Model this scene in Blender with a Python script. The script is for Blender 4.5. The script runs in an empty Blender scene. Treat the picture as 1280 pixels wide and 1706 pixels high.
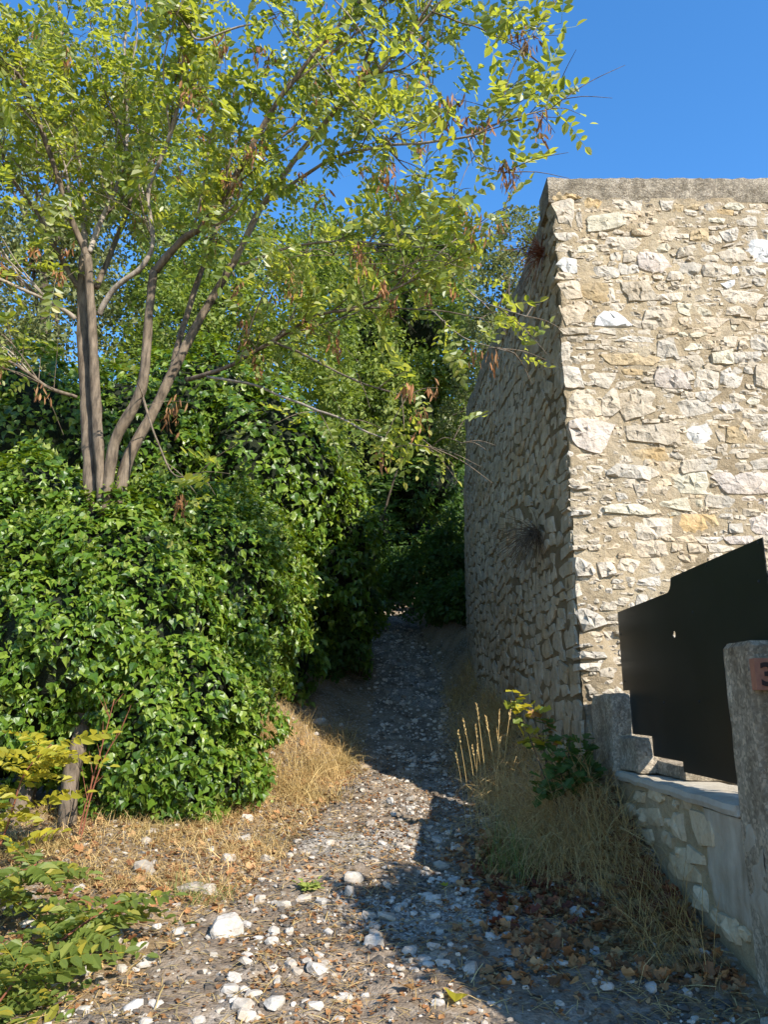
import bpy, math, random
import numpy as np
from mathutils import Vector, noise
from mathutils.geometry import delaunay_2d_cdt

R = random.Random(11)
rng = np.random.default_rng(7)
scene = bpy.context.scene
C = scene.collection

# ------------------------------------------------------------------ camera
F_PX, PITCH, EYE = 1281.0, math.radians(14.0), 1.5
cam_data = bpy.data.cameras.new('camera')
cam_data.sensor_fit = 'VERTICAL'
cam_data.sensor_height = 36.0
cam_data.lens = 36.0 * F_PX / 1706.0
cam_data.clip_start = 0.05
cam_data.clip_end = 3000.0
cam = bpy.data.objects.new('camera', cam_data)
C.objects.link(cam)
cam.location = (0, 0, EYE)
cam.rotation_euler = (math.radians(90) + PITCH, 0, 0)
scene.camera = cam

# ------------------------------------------------------------------ light
SUN_EL, SUN_AZ = math.radians(34.0), math.radians(143.5)     # azimuth clockwise from +Y
sun_dir = Vector((math.sin(SUN_AZ) * math.cos(SUN_EL), math.cos(SUN_AZ) * math.cos(SUN_EL), math.sin(SUN_EL)))
world = bpy.data.worlds.new('World')
scene.world = world
world.use_nodes = True
wn = world.node_tree
wn.nodes.clear()
sky = wn.nodes.new('ShaderNodeTexSky')
sky.sky_type = 'NISHITA'
sky.sun_disc = False
sky.sun_elevation = SUN_EL
sky.sun_rotation = SUN_AZ
sky.altitude = 900.0
sky.air_density = 1.0
sky.dust_density = 0.25
sky.ozone_density = 3.0
bg = wn.nodes.new('ShaderNodeBackground')
bg.inputs['Strength'].default_value = 0.15
wo = wn.nodes.new('ShaderNodeOutputWorld')
hs = wn.nodes.new('ShaderNodeHueSaturation'); hs.inputs['Saturation'].default_value = 1.24
wn.links.new(sky.outputs[0], hs.inputs['Color'])
wn.links.new(hs.outputs[0], bg.inputs[0])
wn.links.new(bg.outputs[0], wo.inputs[0])
sun_data = bpy.data.lights.new('sun', 'SUN')
sun_data.energy = 4.5
sun_data.angle = math.radians(0.5)
sun_data.color = (1.0, 0.93, 0.82)
sun = bpy.data.objects.new('sun', sun_data)
C.objects.link(sun)
sun.rotation_euler = (-sun_dir).to_track_quat('-Z', 'Y').to_euler()
scene.view_settings.view_transform = 'Standard'
scene.view_settings.look = 'None'
scene.view_settings.exposure = 1.25
scene.view_settings.gamma = 1.0
scene.view_settings.use_curve_mapping = False
scene.render.engine = 'CYCLES'
scene.cycles.max_bounces = 8
scene.cycles.transparent_max_bounces = 4
scene.cycles.caustics_reflective = False
scene.cycles.caustics_refractive = False

# ------------------------------------------------------------------ coordinates measured from the photograph
CT, ST = math.cos(PITCH), math.sin(PITCH)
def at_y(px, py, Y):
    u = (px - 640) / F_PX; v = (853 - py) / F_PX
    t = Y / (CT - v * ST)
    return np.array((u * t, Y, EYE + t * (ST + v * CT)))
def at_x(px, py, X):
    u = (px - 640) / F_PX; v = (853 - py) / F_PX
    t = X / u
    return np.array((X, t * (CT - v * ST), EYE + t * (ST + v * CT)))
def to_px(p):
    p = np.asarray(p, float)
    h = p[..., 2] - EYE
    zc = p[..., 1] * CT + h * ST
    return 640 + F_PX * p[..., 0] / zc, 853 - F_PX * (h * CT - p[..., 1] * ST) / zc, zc

# ------------------------------------------------------------------ mesh helpers
def tag(o, label=None, cat=None, group=None, kind=None):
    if label: o['label'] = label
    if cat: o['category'] = cat
    if group: o['group'] = group
    if kind: o['kind'] = kind
    return o
def mesh_np(name, verts, loops, totals, mat, smooth=False):
    me = bpy.data.meshes.new(name)
    verts = np.ascontiguousarray(verts, dtype=np.float32)
    loops = np.ascontiguousarray(loops, dtype=np.int32)
    totals = np.ascontiguousarray(totals, dtype=np.int32)
    me.vertices.add(len(verts)); me.vertices.foreach_set('co', verts.ravel())
    me.loops.add(len(loops)); me.loops.foreach_set('vertex_index', loops)
    me.polygons.add(len(totals))
    starts = np.zeros(len(totals), np.int32); starts[1:] = np.cumsum(totals)[:-1]
    me.polygons.foreach_set('loop_start', starts)
    me.polygons.foreach_set('loop_total', totals)
    me.update(calc_edges=True)
    me.validate()
    me.polygons.foreach_set('use_smooth', np.full(len(me.polygons), bool(smooth)))
    if mat: me.materials.append(mat)
    return me
def link(name, me, parent=None, loc=None):
    o = bpy.data.objects.new(name, me)
    C.objects.link(o)
    if parent: o.parent = parent
    if loc is not None: o.location = loc
    return o
def empty(name, loc=(0, 0, 0)):
    o = bpy.data.objects.new(name, None)
    C.objects.link(o); o.location = loc
    return o
class Geo:
    """collects polygons; built as one mesh, in coordinates relative to an origin"""
    def __init__(s): s.v = []; s.f = []
    def add(s, verts, faces):
        b = len(s.v)
        s.v.extend([tuple(map(float, p)) for p in verts])
        s.f.extend([[i + b for i in f] for f in faces])
    def mesh(s, name, mat, smooth=False, origin=None):
        v = np.array(s.v, float).reshape(-1, 3)
        if origin is not None: v = v - np.asarray(origin)
        return mesh_np(name, v, [i for f in s.f for i in f], [len(f) for f in s.f], mat, smooth)
def scatter(tv, tf, basis, locs):
    """copies of a template (tv, tf) with (N,3,3) column bases and (N,3) places -> arrays"""
    tv = np.asarray(tv, float); n = len(locs); nv = len(tv)
    V = np.einsum('nij,vj->nvi', basis, tv) + locs[:, None, :]
    fl = np.array([i for f in tf for i in f]); ft = np.array([len(f) for f in tf])
    L = (fl[None, :] + (np.arange(n) * nv)[:, None]).ravel()
    return V.reshape(-1, 3), L, np.tile(ft, n)
def merge(parts):
    vs, ls, ts, b = [], [], [], 0
    for v, l, t in parts:
        vs.append(v); ls.append(np.asarray(l) + b); ts.append(t); b += len(v)
    return np.concatenate(vs), np.concatenate(ls), np.concatenate(ts)
def norm(a): return a / np.maximum(np.linalg.norm(a, axis=-1, keepdims=True), 1e-9)
def basis_from(ydir, zhint):
    y = norm(np.asarray(ydir, float)); x = norm(np.cross(y, zhint)); z = np.cross(x, y)
    return np.stack([x, y, z], axis=-1)
def fbm(x, y, z=0.0, oct=3):
    return noise.fractal(Vector((x, y, z)), 1.0, 2.0, oct)

# ------------------------------------------------------------------ materials
def new_mat(name):
    m = bpy.data.materials.new(name); m.use_nodes = True
    nt = m.node_tree; nt.nodes.clear()
    out = nt.nodes.new('ShaderNodeOutputMaterial')
    return m, nt, out
def N(nt, typ, **kw):
    n = nt.nodes.new(typ)
    for k, v in kw.items():
        if k in n.inputs: n.inputs[k].default_value = v
        else: setattr(n, k, v)
    return n
def ramp(nt, fac, stops, interp='LINEAR'):
    r = nt.nodes.new('ShaderNodeValToRGB')
    r.color_ramp.interpolation = interp
    el = r.color_ramp.elements
    while len(el) > 1: el.remove(el[-1])
    el[0].position = stops[0][0]; el[0].color = (*stops[0][1], 1)
    for p, c in stops[1:]:
        e = el.new(p); e.color = (*c, 1)
    nt.links.new(fac, r.inputs[0])
    return r.outputs[0]
def mixc(nt, fac, a, b, mode='MIX'):
    m = nt.nodes.new('ShaderNodeMix'); m.data_type = 'RGBA'; m.blend_type = mode
    for sock, v in ((m.inputs[0], fac), (m.inputs[6], a), (m.inputs[7], b)):
        if hasattr(v, 'links'): nt.links.new(v, sock)
        elif isinstance(v, (int, float)): sock.default_value = v
        else: sock.default_value = (*v, 1)
    return m.outputs[2]
def noise_tex(nt, scale, detail=4, rough=0.55, vec=None, dim='3D'):
    n = N(nt, 'ShaderNodeTexNoise', Scale=scale, Detail=detail, Roughness=rough)
    if vec is not None: nt.links.new(vec, n.inputs['Vector'])
    return n.outputs[0]
def world_pos(nt):
    return N(nt, 'ShaderNodeNewGeometry').outputs['Position']
def finish(nt, out, col, rough=0.9, bump=None, strength=0.5, dist=0.01, spec=0.3):
    b = N(nt, 'ShaderNodeBsdfPrincipled', Roughness=rough)
    b.inputs['Specular IOR Level'].default_value = spec
    if hasattr(col, 'links'): nt.links.new(col, b.inputs['Base Color'])
    else: b.inputs['Base Color'].default_value = (*col, 1)
    if bump is not None:
        bp = N(nt, 'ShaderNodeBump', Strength=strength, Distance=dist)
        nt.links.new(bump, bp.inputs['Height']); nt.links.new(bp.outputs[0], b.inputs['Normal'])
    nt.links.new(b.outputs[0], out.inputs[0])
    return b
def math_n(nt, op, a, b=None):
    m = nt.nodes.new('ShaderNodeMath'); m.operation = op
    for i, v in enumerate((a, b)):
        if v is None: continue
        if hasattr(v, 'links'): nt.links.new(v, m.inputs[i])
        else: m.inputs[i].default_value = v
    return m.outputs[0]

def stone_mat(name, c1, c2, stain, stain_amt=0.35, island=False, bump=0.9, scale=1.0, spread=False):
    m, nt, out = new_mat(name)
    pos = world_pos(nt)
    rnd = N(nt, 'ShaderNodeNewGeometry').outputs['Random Per Island'] if island else N(nt, 'ShaderNodeObjectInfo').outputs['Random']
    n1 = noise_tex(nt, 7 * scale, 6, 0.65, pos)
    n2 = noise_tex(nt, 38 * scale, 5, 0.7, pos)
    n3 = noise_tex(nt, 2.6 * scale, 3, 0.5, pos)
    base = ramp(nt, n1, [(0.3, c2), (0.62, c1)])
    base = mixc(nt, ramp(nt, n3, [(0.5, (0, 0, 0)), (0.68, (stain_amt,) * 3)]), base, stain)
    if spread: base = mixc(nt, 1.0, base, ramp(nt, rnd, [(0.0, (0.28, 0.26, 0.24)), (0.3, (0.6, 0.57, 0.53)), (0.6, (0.95, 0.93, 0.9)), (1.0, (1.25, 1.24, 1.22))]), 'MULTIPLY')
    base = mixc(nt, 0.75, base, ramp(nt, rnd, [(0.0, (0.8, 0.77, 0.72)), (0.35, (1.04, 1.01, 0.97)), (0.7, (1.12, 1.1, 1.08)), (1.0, (0.98, 0.9, 0.78))]), 'MULTIPLY')
    base = mixc(nt, 0.5, base, ramp(nt, n2, [(0.3, (0.68, 0.66, 0.63)), (0.52, (1.08, 1.08, 1.08))]), 'MULTIPLY')
    vor = N(nt, 'ShaderNodeTexVoronoi', Scale=15 * scale)
    nt.links.new(pos, vor.inputs['Vector'])
    h = math_n(nt, 'ADD', math_n(nt, 'MULTIPLY', vor.outputs['Distance'], 0.8), math_n(nt, 'ADD', math_n(nt, 'MULTIPLY', n2, 0.6), n1))
    rid = noise_tex(nt, 13 * scale, 4, 0.6, pos)
    rid = math_n(nt, 'ABSOLUTE', math_n(nt, 'SUBTRACT', rid, 0.5))
    h = math_n(nt, 'ADD', h, math_n(nt, 'MULTIPLY', rid, -3.0))
    finish(nt, out, base, 0.9, h, bump * .62, 0.024 / scale, 0.2)
    return m
M = {}
M['w'] = stone_mat('limestone_white', (0.38, 0.35, 0.305), (0.27, 0.25, 0.215), (0.46, 0.37, 0.25))
M['c'] = stone_mat('limestone_cream', (0.375, 0.335, 0.275), (0.275, 0.24, 0.19), (0.33, 0.25, 0.15))
M['o'] = stone_mat('limestone_ochre', (0.33, 0.26, 0.16), (0.25, 0.20, 0.13), (0.36, 0.24, 0.10), 0.6)
M['b'] = stone_mat('limestone_blue', (0.41, 0.415, 0.415), (0.34, 0.35, 0.355), (0.5, 0.48, 0.44), 0.2, bump=0.5)
M['g'] = stone_mat('limestone_greenish', (0.43, 0.40, 0.32), (0.31, 0.29, 0.23), (0.24, 0.22, 0.16), 0.4)
M['p'] = stone_mat('limestone_pinkish', (0.385, 0.345, 0.31), (0.275, 0.245, 0.22), (0.46, 0.37, 0.27))
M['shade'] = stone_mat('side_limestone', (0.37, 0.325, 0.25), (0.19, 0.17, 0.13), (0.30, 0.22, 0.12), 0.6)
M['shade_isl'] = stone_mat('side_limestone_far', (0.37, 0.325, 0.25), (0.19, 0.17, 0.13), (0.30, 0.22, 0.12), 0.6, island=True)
M['filler'] = stone_mat('limestone_chips', (0.37, 0.33, 0.27), (0.265, 0.23, 0.18), (0.42, 0.31, 0.18), 0.4, island=True)
M['low'] = stone_mat('low_wall_limestone', (0.47, 0.39, 0.265), (0.35, 0.285, 0.19), (0.36, 0.26, 0.14), 0.3, bump=0.5)
M['pebble'] = stone_mat('track_stone', (0.43, 0.405, 0.37), (0.24, 0.22, 0.19), (0.26, 0.20, 0.14), 0.5, bump=0.5, scale=2)

def mortar_mat(name, c1, c2, c3, grain=160):
    m, nt, out = new_mat(name); pos = world_pos(nt)
    n1 = noise_tex(nt, 2.2, 4, 0.6, pos); n2 = noise_tex(nt, grain, 3, 0.7, pos); n3 = noise_tex(nt, 22, 5, 0.65, pos)
    col = ramp(nt, n1, [(0.3, c2), (0.5, c1), (0.72, c3)])
    col = mixc(nt, 0.6, col, ramp(nt, n2, [(0.3, (0.6, 0.58, 0.55)), (0.6, (1.1, 1.1, 1.1))]), 'MULTIPLY')
    col = mixc(nt, 0.5, col, ramp(nt, n3, [(0.3, (0.7, 0.68, 0.64)), (0.55, (1.05, 1.05, 1.05))]), 'MULTIPLY')
    n5 = noise_tex(nt, 0.9, 6, 0.7, pos)
    col = mixc(nt, 0.8, col, ramp(nt, n5, [(0.35, (0.72, 0.70, 0.68)), (0.52, (1.0, 1.0, 1.0)), (0.7, (1.12, 1.1, 1.06))]), 'MULTIPLY')
    h = math_n(nt, 'ADD', math_n(nt, 'MULTIPLY', n2, 0.35), n3)
    finish(nt, out, col, 0.95, h, 1.0, 0.03, 0.1)
    return m
M['mortar'] = mortar_mat('sandy_lime_mortar', (0.335, 0.27, 0.18), (0.275, 0.22, 0.145), (0.355, 0.305, 0.225))
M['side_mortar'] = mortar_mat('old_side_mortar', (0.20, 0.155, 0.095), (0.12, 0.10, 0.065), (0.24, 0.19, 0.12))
M['low_mortar'] = mortar_mat('low_wall_mortar', (0.42, 0.33, 0.2), (0.34, 0.27, 0.16), (0.46, 0.38, 0.26))

def concrete_mat(name, c1, c2, peb=True, streak=False):
    m, nt, out = new_mat(name); pos = world_pos(nt)
    n1 = noise_tex(nt, 5, 6, 0.65, pos)
    vor = N(nt, 'ShaderNodeTexVoronoi', Scale=75); nt.links.new(pos, vor.inputs['Vector'])
    vor2 = N(nt, 'ShaderNodeTexVoronoi', Scale=38); nt.links.new(pos, vor2.inputs['Vector'])
    col = ramp(nt, n1, [(0.3, c2), (0.65, c1)])
    if streak:
        mp = N(nt, 'ShaderNodeMapping'); mp.inputs['Scale'].default_value = (11, 11, 2.2); nt.links.new(pos, mp.inputs[0])
        n4 = noise_tex(nt, 1.0, 5, 0.6, mp.outputs[0])
        col = mixc(nt, 0.85, col, ramp(nt, n4, [(0.3, (0.62, 0.55, 0.46)), (0.5, (0.95, 0.92, 0.88)), (0.7, (1.15, 1.15, 1.12))]), 'MULTIPLY')
    if peb:
        col = mixc(nt, 0.9, col, ramp(nt, N_sep(nt, vor.outputs['Color']), [(0.0, (0.7, 0.67, 0.63)), (0.6, (1.0, 0.98, 0.95)), (1.0, (1.45, 1.42, 1.35))]), 'MULTIPLY')
        col = mixc(nt, 0.8, col, ramp(nt, noise_tex(nt, 9, 5, 0.7, pos), [(0.35, (0.55, 0.52, 0.48)), (0.55, (1.05, 1.03, 1.0))]), 'MULTIPLY')
    h = math_n(nt, 'ADD', math_n(nt, 'MULTIPLY', noise_tex(nt, 70, 5, 0.75, pos), 1.6 if peb else 0.5), math_n(nt, 'MULTIPLY', vor.outputs['Distance'], -0.25 if peb else 0.0))
    h = math_n(nt, 'ADD', h, n1)
    finish(nt, out, col, 0.95, h, 0.9 if peb else 0.7, 0.03 if peb else 0.02, 0.1)
    return m
def N_sep(nt, c):
    s = nt.nodes.new('ShaderNodeSeparateColor'); nt.links.new(c, s.inputs[0]); return s.outputs[0]
M['coping'] = concrete_mat('pebbly_concrete', (0.40, 0.36, 0.30), (0.22, 0.195, 0.155))
M['step'] = concrete_mat('step_concrete', (0.52, 0.46, 0.37), (0.34, 0.30, 0.235))
M['cap'] = concrete_mat('smooth_concrete', (0.44, 0.40, 0.32), (0.31, 0.27, 0.21), peb=False)
M['pillar'] = concrete_mat('stained_concrete', (0.66, 0.575, 0.45), (0.47, 0.395, 0.29), peb=True, streak=True)
M['render'] = concrete_mat('grey_cement_render', (0.42, 0.37, 0.29), (0.31, 0.27, 0.20), peb=False, streak=True)

# gate paint
m, nt, out = new_mat('black_green_gate_paint'); pos = world_pos(nt)
n1 = noise_tex(nt, 3, 4, 0.6, pos)
b = finish(nt, out, ramp(nt, n1, [(0.3, (0.006, 0.008, 0.008)), (0.7, (0.012, 0.014, 0.013))]), 0.42, n1, 0.05, 0.01, 0.35)
M['gate'] = m
m, nt, out = new_mat('dark_bolt_metal'); finish(nt, out, (0.02, 0.02, 0.02), 0.5); M['bolt'] = m
m, nt, out = new_mat('terracotta_plaque'); pos = world_pos(nt)
finish(nt, out, ramp(nt, noise_tex(nt, 40, 4, 0.6, pos), [(0.3, (0.26, 0.11, 0.07)), (0.7, (0.34, 0.15, 0.09))]), 0.6, noise_tex(nt, 60, 3, 0.5, pos), 0.2, 0.004)
M['plaque'] = m
m, nt, out = new_mat('dark_numeral'); finish(nt, out, (0.035, 0.022, 0.02), 0.5); M['numeral'] = m

def leaf_mat(name, cols, trans, rough=0.5, tfac=0.4, spec=0.4, island=True, yellow=None, ymin=0.9):
    """cols: darkest..lightest reflect colours, trans: transmitted colour"""
    m, nt, out = new_mat(name)
    if island: rnd = N(nt, 'ShaderNodeNewGeometry').outputs['Random Per Island']
    else: rnd = N(nt, 'ShaderNodeObjectInfo').outputs['Random']
    stops = [(i / max(1, len(cols) - 1) * 0.9, c) for i, c in enumerate(cols)]
    if yellow: stops.append((ymin if ymin > 0.9 else 0.905, cols[-1])); stops.append((1.0, yellow))
    col = ramp(nt, rnd, stops)
    pos = world_pos(nt)
    big = noise_tex(nt, 1.3, 2, 0.5, pos)
    col = mixc(nt, 0.7, col, ramp(nt, big, [(0.35, (0.75, 0.8, 0.72)), (0.65, (1.2, 1.15, 1.15))]), 'MULTIPLY')
    tcol = mixc(nt, 0.6, col, trans, 'MIX')
    p = N(nt, 'ShaderNodeBsdfPrincipled', Roughness=rough); p.inputs['Specular IOR Level'].default_value = spec
    nt.links.new(col, p.inputs['Base Color'])
    t = N(nt, 'ShaderNodeBsdfTranslucent'); nt.links.new(tcol, t.inputs[0])
    mx = N(nt, 'ShaderNodeMixShader'); mx.inputs[0].default_value = tfac
    nt.links.new(p.outputs[0], mx.inputs[1]); nt.links.new(t.outputs[0], mx.inputs[2])
    nt.links.new(mx.outputs[0], out.inputs[0])
    return m
M['robinia'] = leaf_mat('robinia_leaf', [(0.07, 0.115, 0.022), (0.12, 0.17, 0.03), (0.17, 0.215, 0.045), (0.26, 0.28, 0.10)], (0.68, 0.70, 0.04), 0.42, 0.5, 0.5, yellow=(0.33, 0.27, 0.04), ymin=0.95)
M['sucker'] = leaf_mat('sucker_leaf', [(0.10, 0.14, 0.03), (0.15, 0.20, 0.04)], (0.4, 0.44, 0.03), 0.5, 0.45, 0.35, yellow=(0.4, 0.3, 0.03))
M['yellow_sucker'] = leaf_mat('yellow_sucker_leaf', [(0.24, 0.25, 0.03), (0.38, 0.33, 0.03)], (0.6, 0.5, 0.02), 0.5, 0.45, 0.35)
M['ivy'] = leaf_mat('ivy_leaf', [(0.022, 0.06, 0.007), (0.05, 0.105, 0.010), (0.085, 0.15, 0.014), (0.15, 0.21, 0.025)], (0.40, 0.52, 0.01), 0.40, 0.28, 0.42)
M['ivy_young'] = leaf_mat('young_ivy_leaf', [(0.14, 0.20, 0.03), (0.24, 0.28, 0.07)], (0.4, 0.5, 0.03), 0.45, 0.3, 0.4)
M['oak'] = leaf_mat('dark_tree_leaf', [(0.045, 0.08, 0.014), (0.085, 0.13, 0.022), (0.14, 0.185, 0.035)], (0.34, 0.48, 0.03), 0.45, 0.3, 0.4)
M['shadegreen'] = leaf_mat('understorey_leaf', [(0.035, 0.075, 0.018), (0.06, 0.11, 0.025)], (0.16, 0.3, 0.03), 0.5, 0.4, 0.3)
M['olive'] = leaf_mat('olive_green_leaf', [(0.08, 0.10, 0.035), (0.13, 0.15, 0.05), (0.20, 0.215, 0.09)], (0.28, 0.33, 0.06), 0.5, 0.35, 0.4)
M['thicket'] = leaf_mat('thicket_leaf', [(0.07, 0.115, 0.02), (0.13, 0.18, 0.032), (0.20, 0.24, 0.055)], (0.4, 0.5, 0.03), 0.5, 0.4, 0.35)
M['autumn'] = leaf_mat('russet_leaf', [(0.25, 0.12, 0.04), (0.34, 0.2, 0.08)], (0.4, 0.2, 0.05), 0.6, 0.35, 0.2)
M['pod'] = leaf_mat('dry_seed_pod', [(0.14, 0.065, 0.028), (0.24, 0.11, 0.045), (0.33, 0.18, 0.085)], (0.4, 0.17, 0.05), 0.6, 0.3, 0.2)
M['dead'] = leaf_mat('dead_leaf', [(0.11, 0.048, 0.022), (0.20, 0.092, 0.04), (0.30, 0.15, 0.062), (0.38, 0.23, 0.11)], (0.3, 0.14, 0.05), 0.7, 0.15, 0.2)
M['deadred'] = leaf_mat('dead_red_leaf', [(0.10, 0.03, 0.02), (0.22, 0.07, 0.03)], (0.3, 0.08, 0.03), 0.7, 0.15, 0.2)
M['straw'] = leaf_mat('dry_grass', [(0.30, 0.195, 0.08), (0.47, 0.325, 0.135), (0.60, 0.45, 0.21)], (0.4, 0.28, 0.12), 0.7, 0.25, 0.2)
M['grass'] = leaf_mat('green_grass', [(0.10, 0.14, 0.03), (0.17, 0.2, 0.06)], (0.25, 0.3, 0.05), 0.6, 0.3, 0.3)

def bark_mat(name, c1, c2, island=False):
    m, nt, out = new_mat(name); pos = world_pos(nt)
    mp = N(nt, 'ShaderNodeMapping'); mp.inputs['Scale'].default_value = (30, 30, 6); nt.links.new(pos, mp.inputs[0])
    n1 = noise_tex(nt, 1.0, 6, 0.65, mp.outputs[0]); n2 = noise_tex(nt, 5, 4, 0.6, pos)
    col = ramp(nt, n1, [(0.32, c2), (0.6, c1)])
    col = mixc(nt, 0.6, col, ramp(nt, n2, [(0.35, (0.65, 0.62, 0.58)), (0.6, (1.15, 1.15, 1.15))]), 'MULTIPLY')
    finish(nt, out, col, 0.85, n1, 0.7, 0.012, 0.2)
    return m
M['bark'] = bark_mat('robinia_bark', (0.16, 0.125, 0.09), (0.045, 0.035, 0.026))
M['greybark'] = bark_mat('grey_bark', (0.29, 0.25, 0.205), (0.15, 0.12, 0.095))
M['darkbark'] = bark_mat('dark_bark', (0.10, 0.08, 0.06), (0.04, 0.032, 0.025))
M['redtwig'] = bark_mat('red_stem', (0.24, 0.09, 0.05), (0.14, 0.05, 0.03))
m, nt, out = new_mat('painted_foliage_shade'); pos = world_pos(nt)  # near-black colour standing in for the shade deep inside foliage
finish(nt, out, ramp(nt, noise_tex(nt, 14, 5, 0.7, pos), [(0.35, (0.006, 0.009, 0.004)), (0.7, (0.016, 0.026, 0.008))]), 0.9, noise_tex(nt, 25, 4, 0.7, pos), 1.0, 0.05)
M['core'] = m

# ------------------------------------------------------------------ terrain
_ys = [-60, 0, 3.3, 5, 7, 8, 10, 12, 17, 25, 40, 120, 400]
_zs = [-2.0, 0, .30, .47, .68, .82, 1.22, 1.72, 3.2, 6.0, 10.0, 14.0, 22.0]
def track_x(y): return float(np.interp(y, [0, 3.3, 5, 8, 12, 17, 25], [-.1, 0.0, .05, .25, .42, .22, -.6]))
def track_half(y): return float(np.interp(y, [0, 3.3, 5, 8, 12, 20], [1.6, 1.4, .95, .62, .6, .6]))
def sstep(a, b, x):
    t = min(1, max(0, (x - a) / (b - a))); return t * t * (3 - 2 * t)
def ground_base(x, y):
    z = float(np.interp(y, _ys, _zs))
    # bank under the walls on the right
    k = float(np.interp(y, [3.9, 4.8, 5.5, 6.5, 12, 16, 30], [0, .13, .36, .48, .55, .7, 1.2]))
    e = track_x(y) + track_half(y)
    z += k * sstep(e - .1, max(e + .35, 1.45), x)
    # verge and slope on the left
    el = track_x(y) - track_half(y)
    kl = float(np.interp(y, [4, 6, 9, 14, 30], [.05, .12, .3, .6, 1.5]))
    z += kl * sstep(0, 1.1, el - x)
    if x < -3: z += min(6.0, (-3 - x) * .25) * sstep(4, 9, y)
    if x > 3: z += min(8.0, (x - 3) * .2) * sstep(14, 22, y)
    return z
def ground_z(x, y):
    z = ground_base(x, y)
    if -5 < x < 3 and 1 < y < 22:
        z += .035 * fbm(x * 1.7, y * 1.7, 3.1, 3) + .012 * fbm(x * 8, y * 8, 1.0, 3)
        # two shallow ruts and a worn channel
        c = track_x(y)
        z -= .045 * math.exp(-((x - c - .25) / .22) ** 2) * sstep(3, 6, y)
    return z
xs = np.concatenate([[-400, -200, -100, -60, -35, -22, -15, -10, -7.5, -6, -5], np.arange(-4.4, 2.6, .04), [2.8, 3.2, 4, 5, 7, 10, 15, 22, 35, 60, 100, 200, 400]])
ys = np.concatenate([[-60, -30, -15, -8, -4, -2, 0, 1, 1.8], np.arange(2.4, 9.5, .04), np.arange(9.55, 19, .12), [19.5, 20.5, 22, 25, 30, 40, 60, 100, 200, 400]])
gz = np.array([[ground_z(float(x), float(y)) for x in xs] for y in ys])
def gh(x, y):
    """height of the built ground sheet"""
    x = np.clip(np.asarray(x, float), xs[0], xs[-1]); y = np.clip(np.asarray(y, float), ys[0], ys[-1])
    i = np.clip(np.searchsorted(xs, x) - 1, 0, len(xs) - 2); j = np.clip(np.searchsorted(ys, y) - 1, 0, len(ys) - 2)
    fx = (x - xs[i]) / (xs[i + 1] - xs[i]); fy = (y - ys[j]) / (ys[j + 1] - ys[j])
    return (gz[j, i] * (1 - fx) + gz[j, i + 1] * fx) * (1 - fy) + (gz[j + 1, i] * (1 - fx) + gz[j + 1, i + 1] * fx) * fy
nx, ny = len(xs), len(ys)
gv = np.stack([np.tile(xs, ny), np.repeat(ys, nx), gz.ravel()], axis=1)
jj, ii = np.meshgrid(np.arange(ny - 1), np.arange(nx - 1), indexing='ij')
q = (jj * nx + ii).ravel()
gl = np.stack([q, q + 1, q + nx + 1, q + nx], axis=1).ravel()

def soil_mat():
    m, nt, out = new_mat('dry_soil_with_leaf_litter'); pos = world_pos(nt)
    n1 = noise_tex(nt, 1.6, 5, 0.6, pos); n2 = noise_tex(nt, 30, 6, 0.75, pos); n3 = noise_tex(nt, 140, 3, 0.7, pos)
    vor = N(nt, 'ShaderNodeTexVoronoi', Scale=45); nt.links.new(pos, vor.inputs['Vector'])
    col = ramp(nt, n1, [(0.3, (0.16, 0.12, 0.075)), (0.5, (0.29, 0.215, 0.135)), (0.7, (0.38, 0.28, 0.17))])
    col = mixc(nt, 0.7, col, ramp(nt, n2, [(0.32, (0.45, 0.4, 0.35)), (0.6, (1.15, 1.1, 1.05))]), 'MULTIPLY')
    col = mixc(nt, ramp(nt, N_sep(nt, vor.outputs['Color']), [(0.82, (0, 0, 0)), (0.86, (0.7,) * 3)]), col, (0.36, 0.33, 0.29))
    h = math_n(nt, 'ADD', n2, math_n(nt, 'MULTIPLY', n3, 0.4))
    finish(nt, out, col, 0.95, h, 0.9, 0.03, 0.1)
    return m
M['soil'] = soil_mat()
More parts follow.
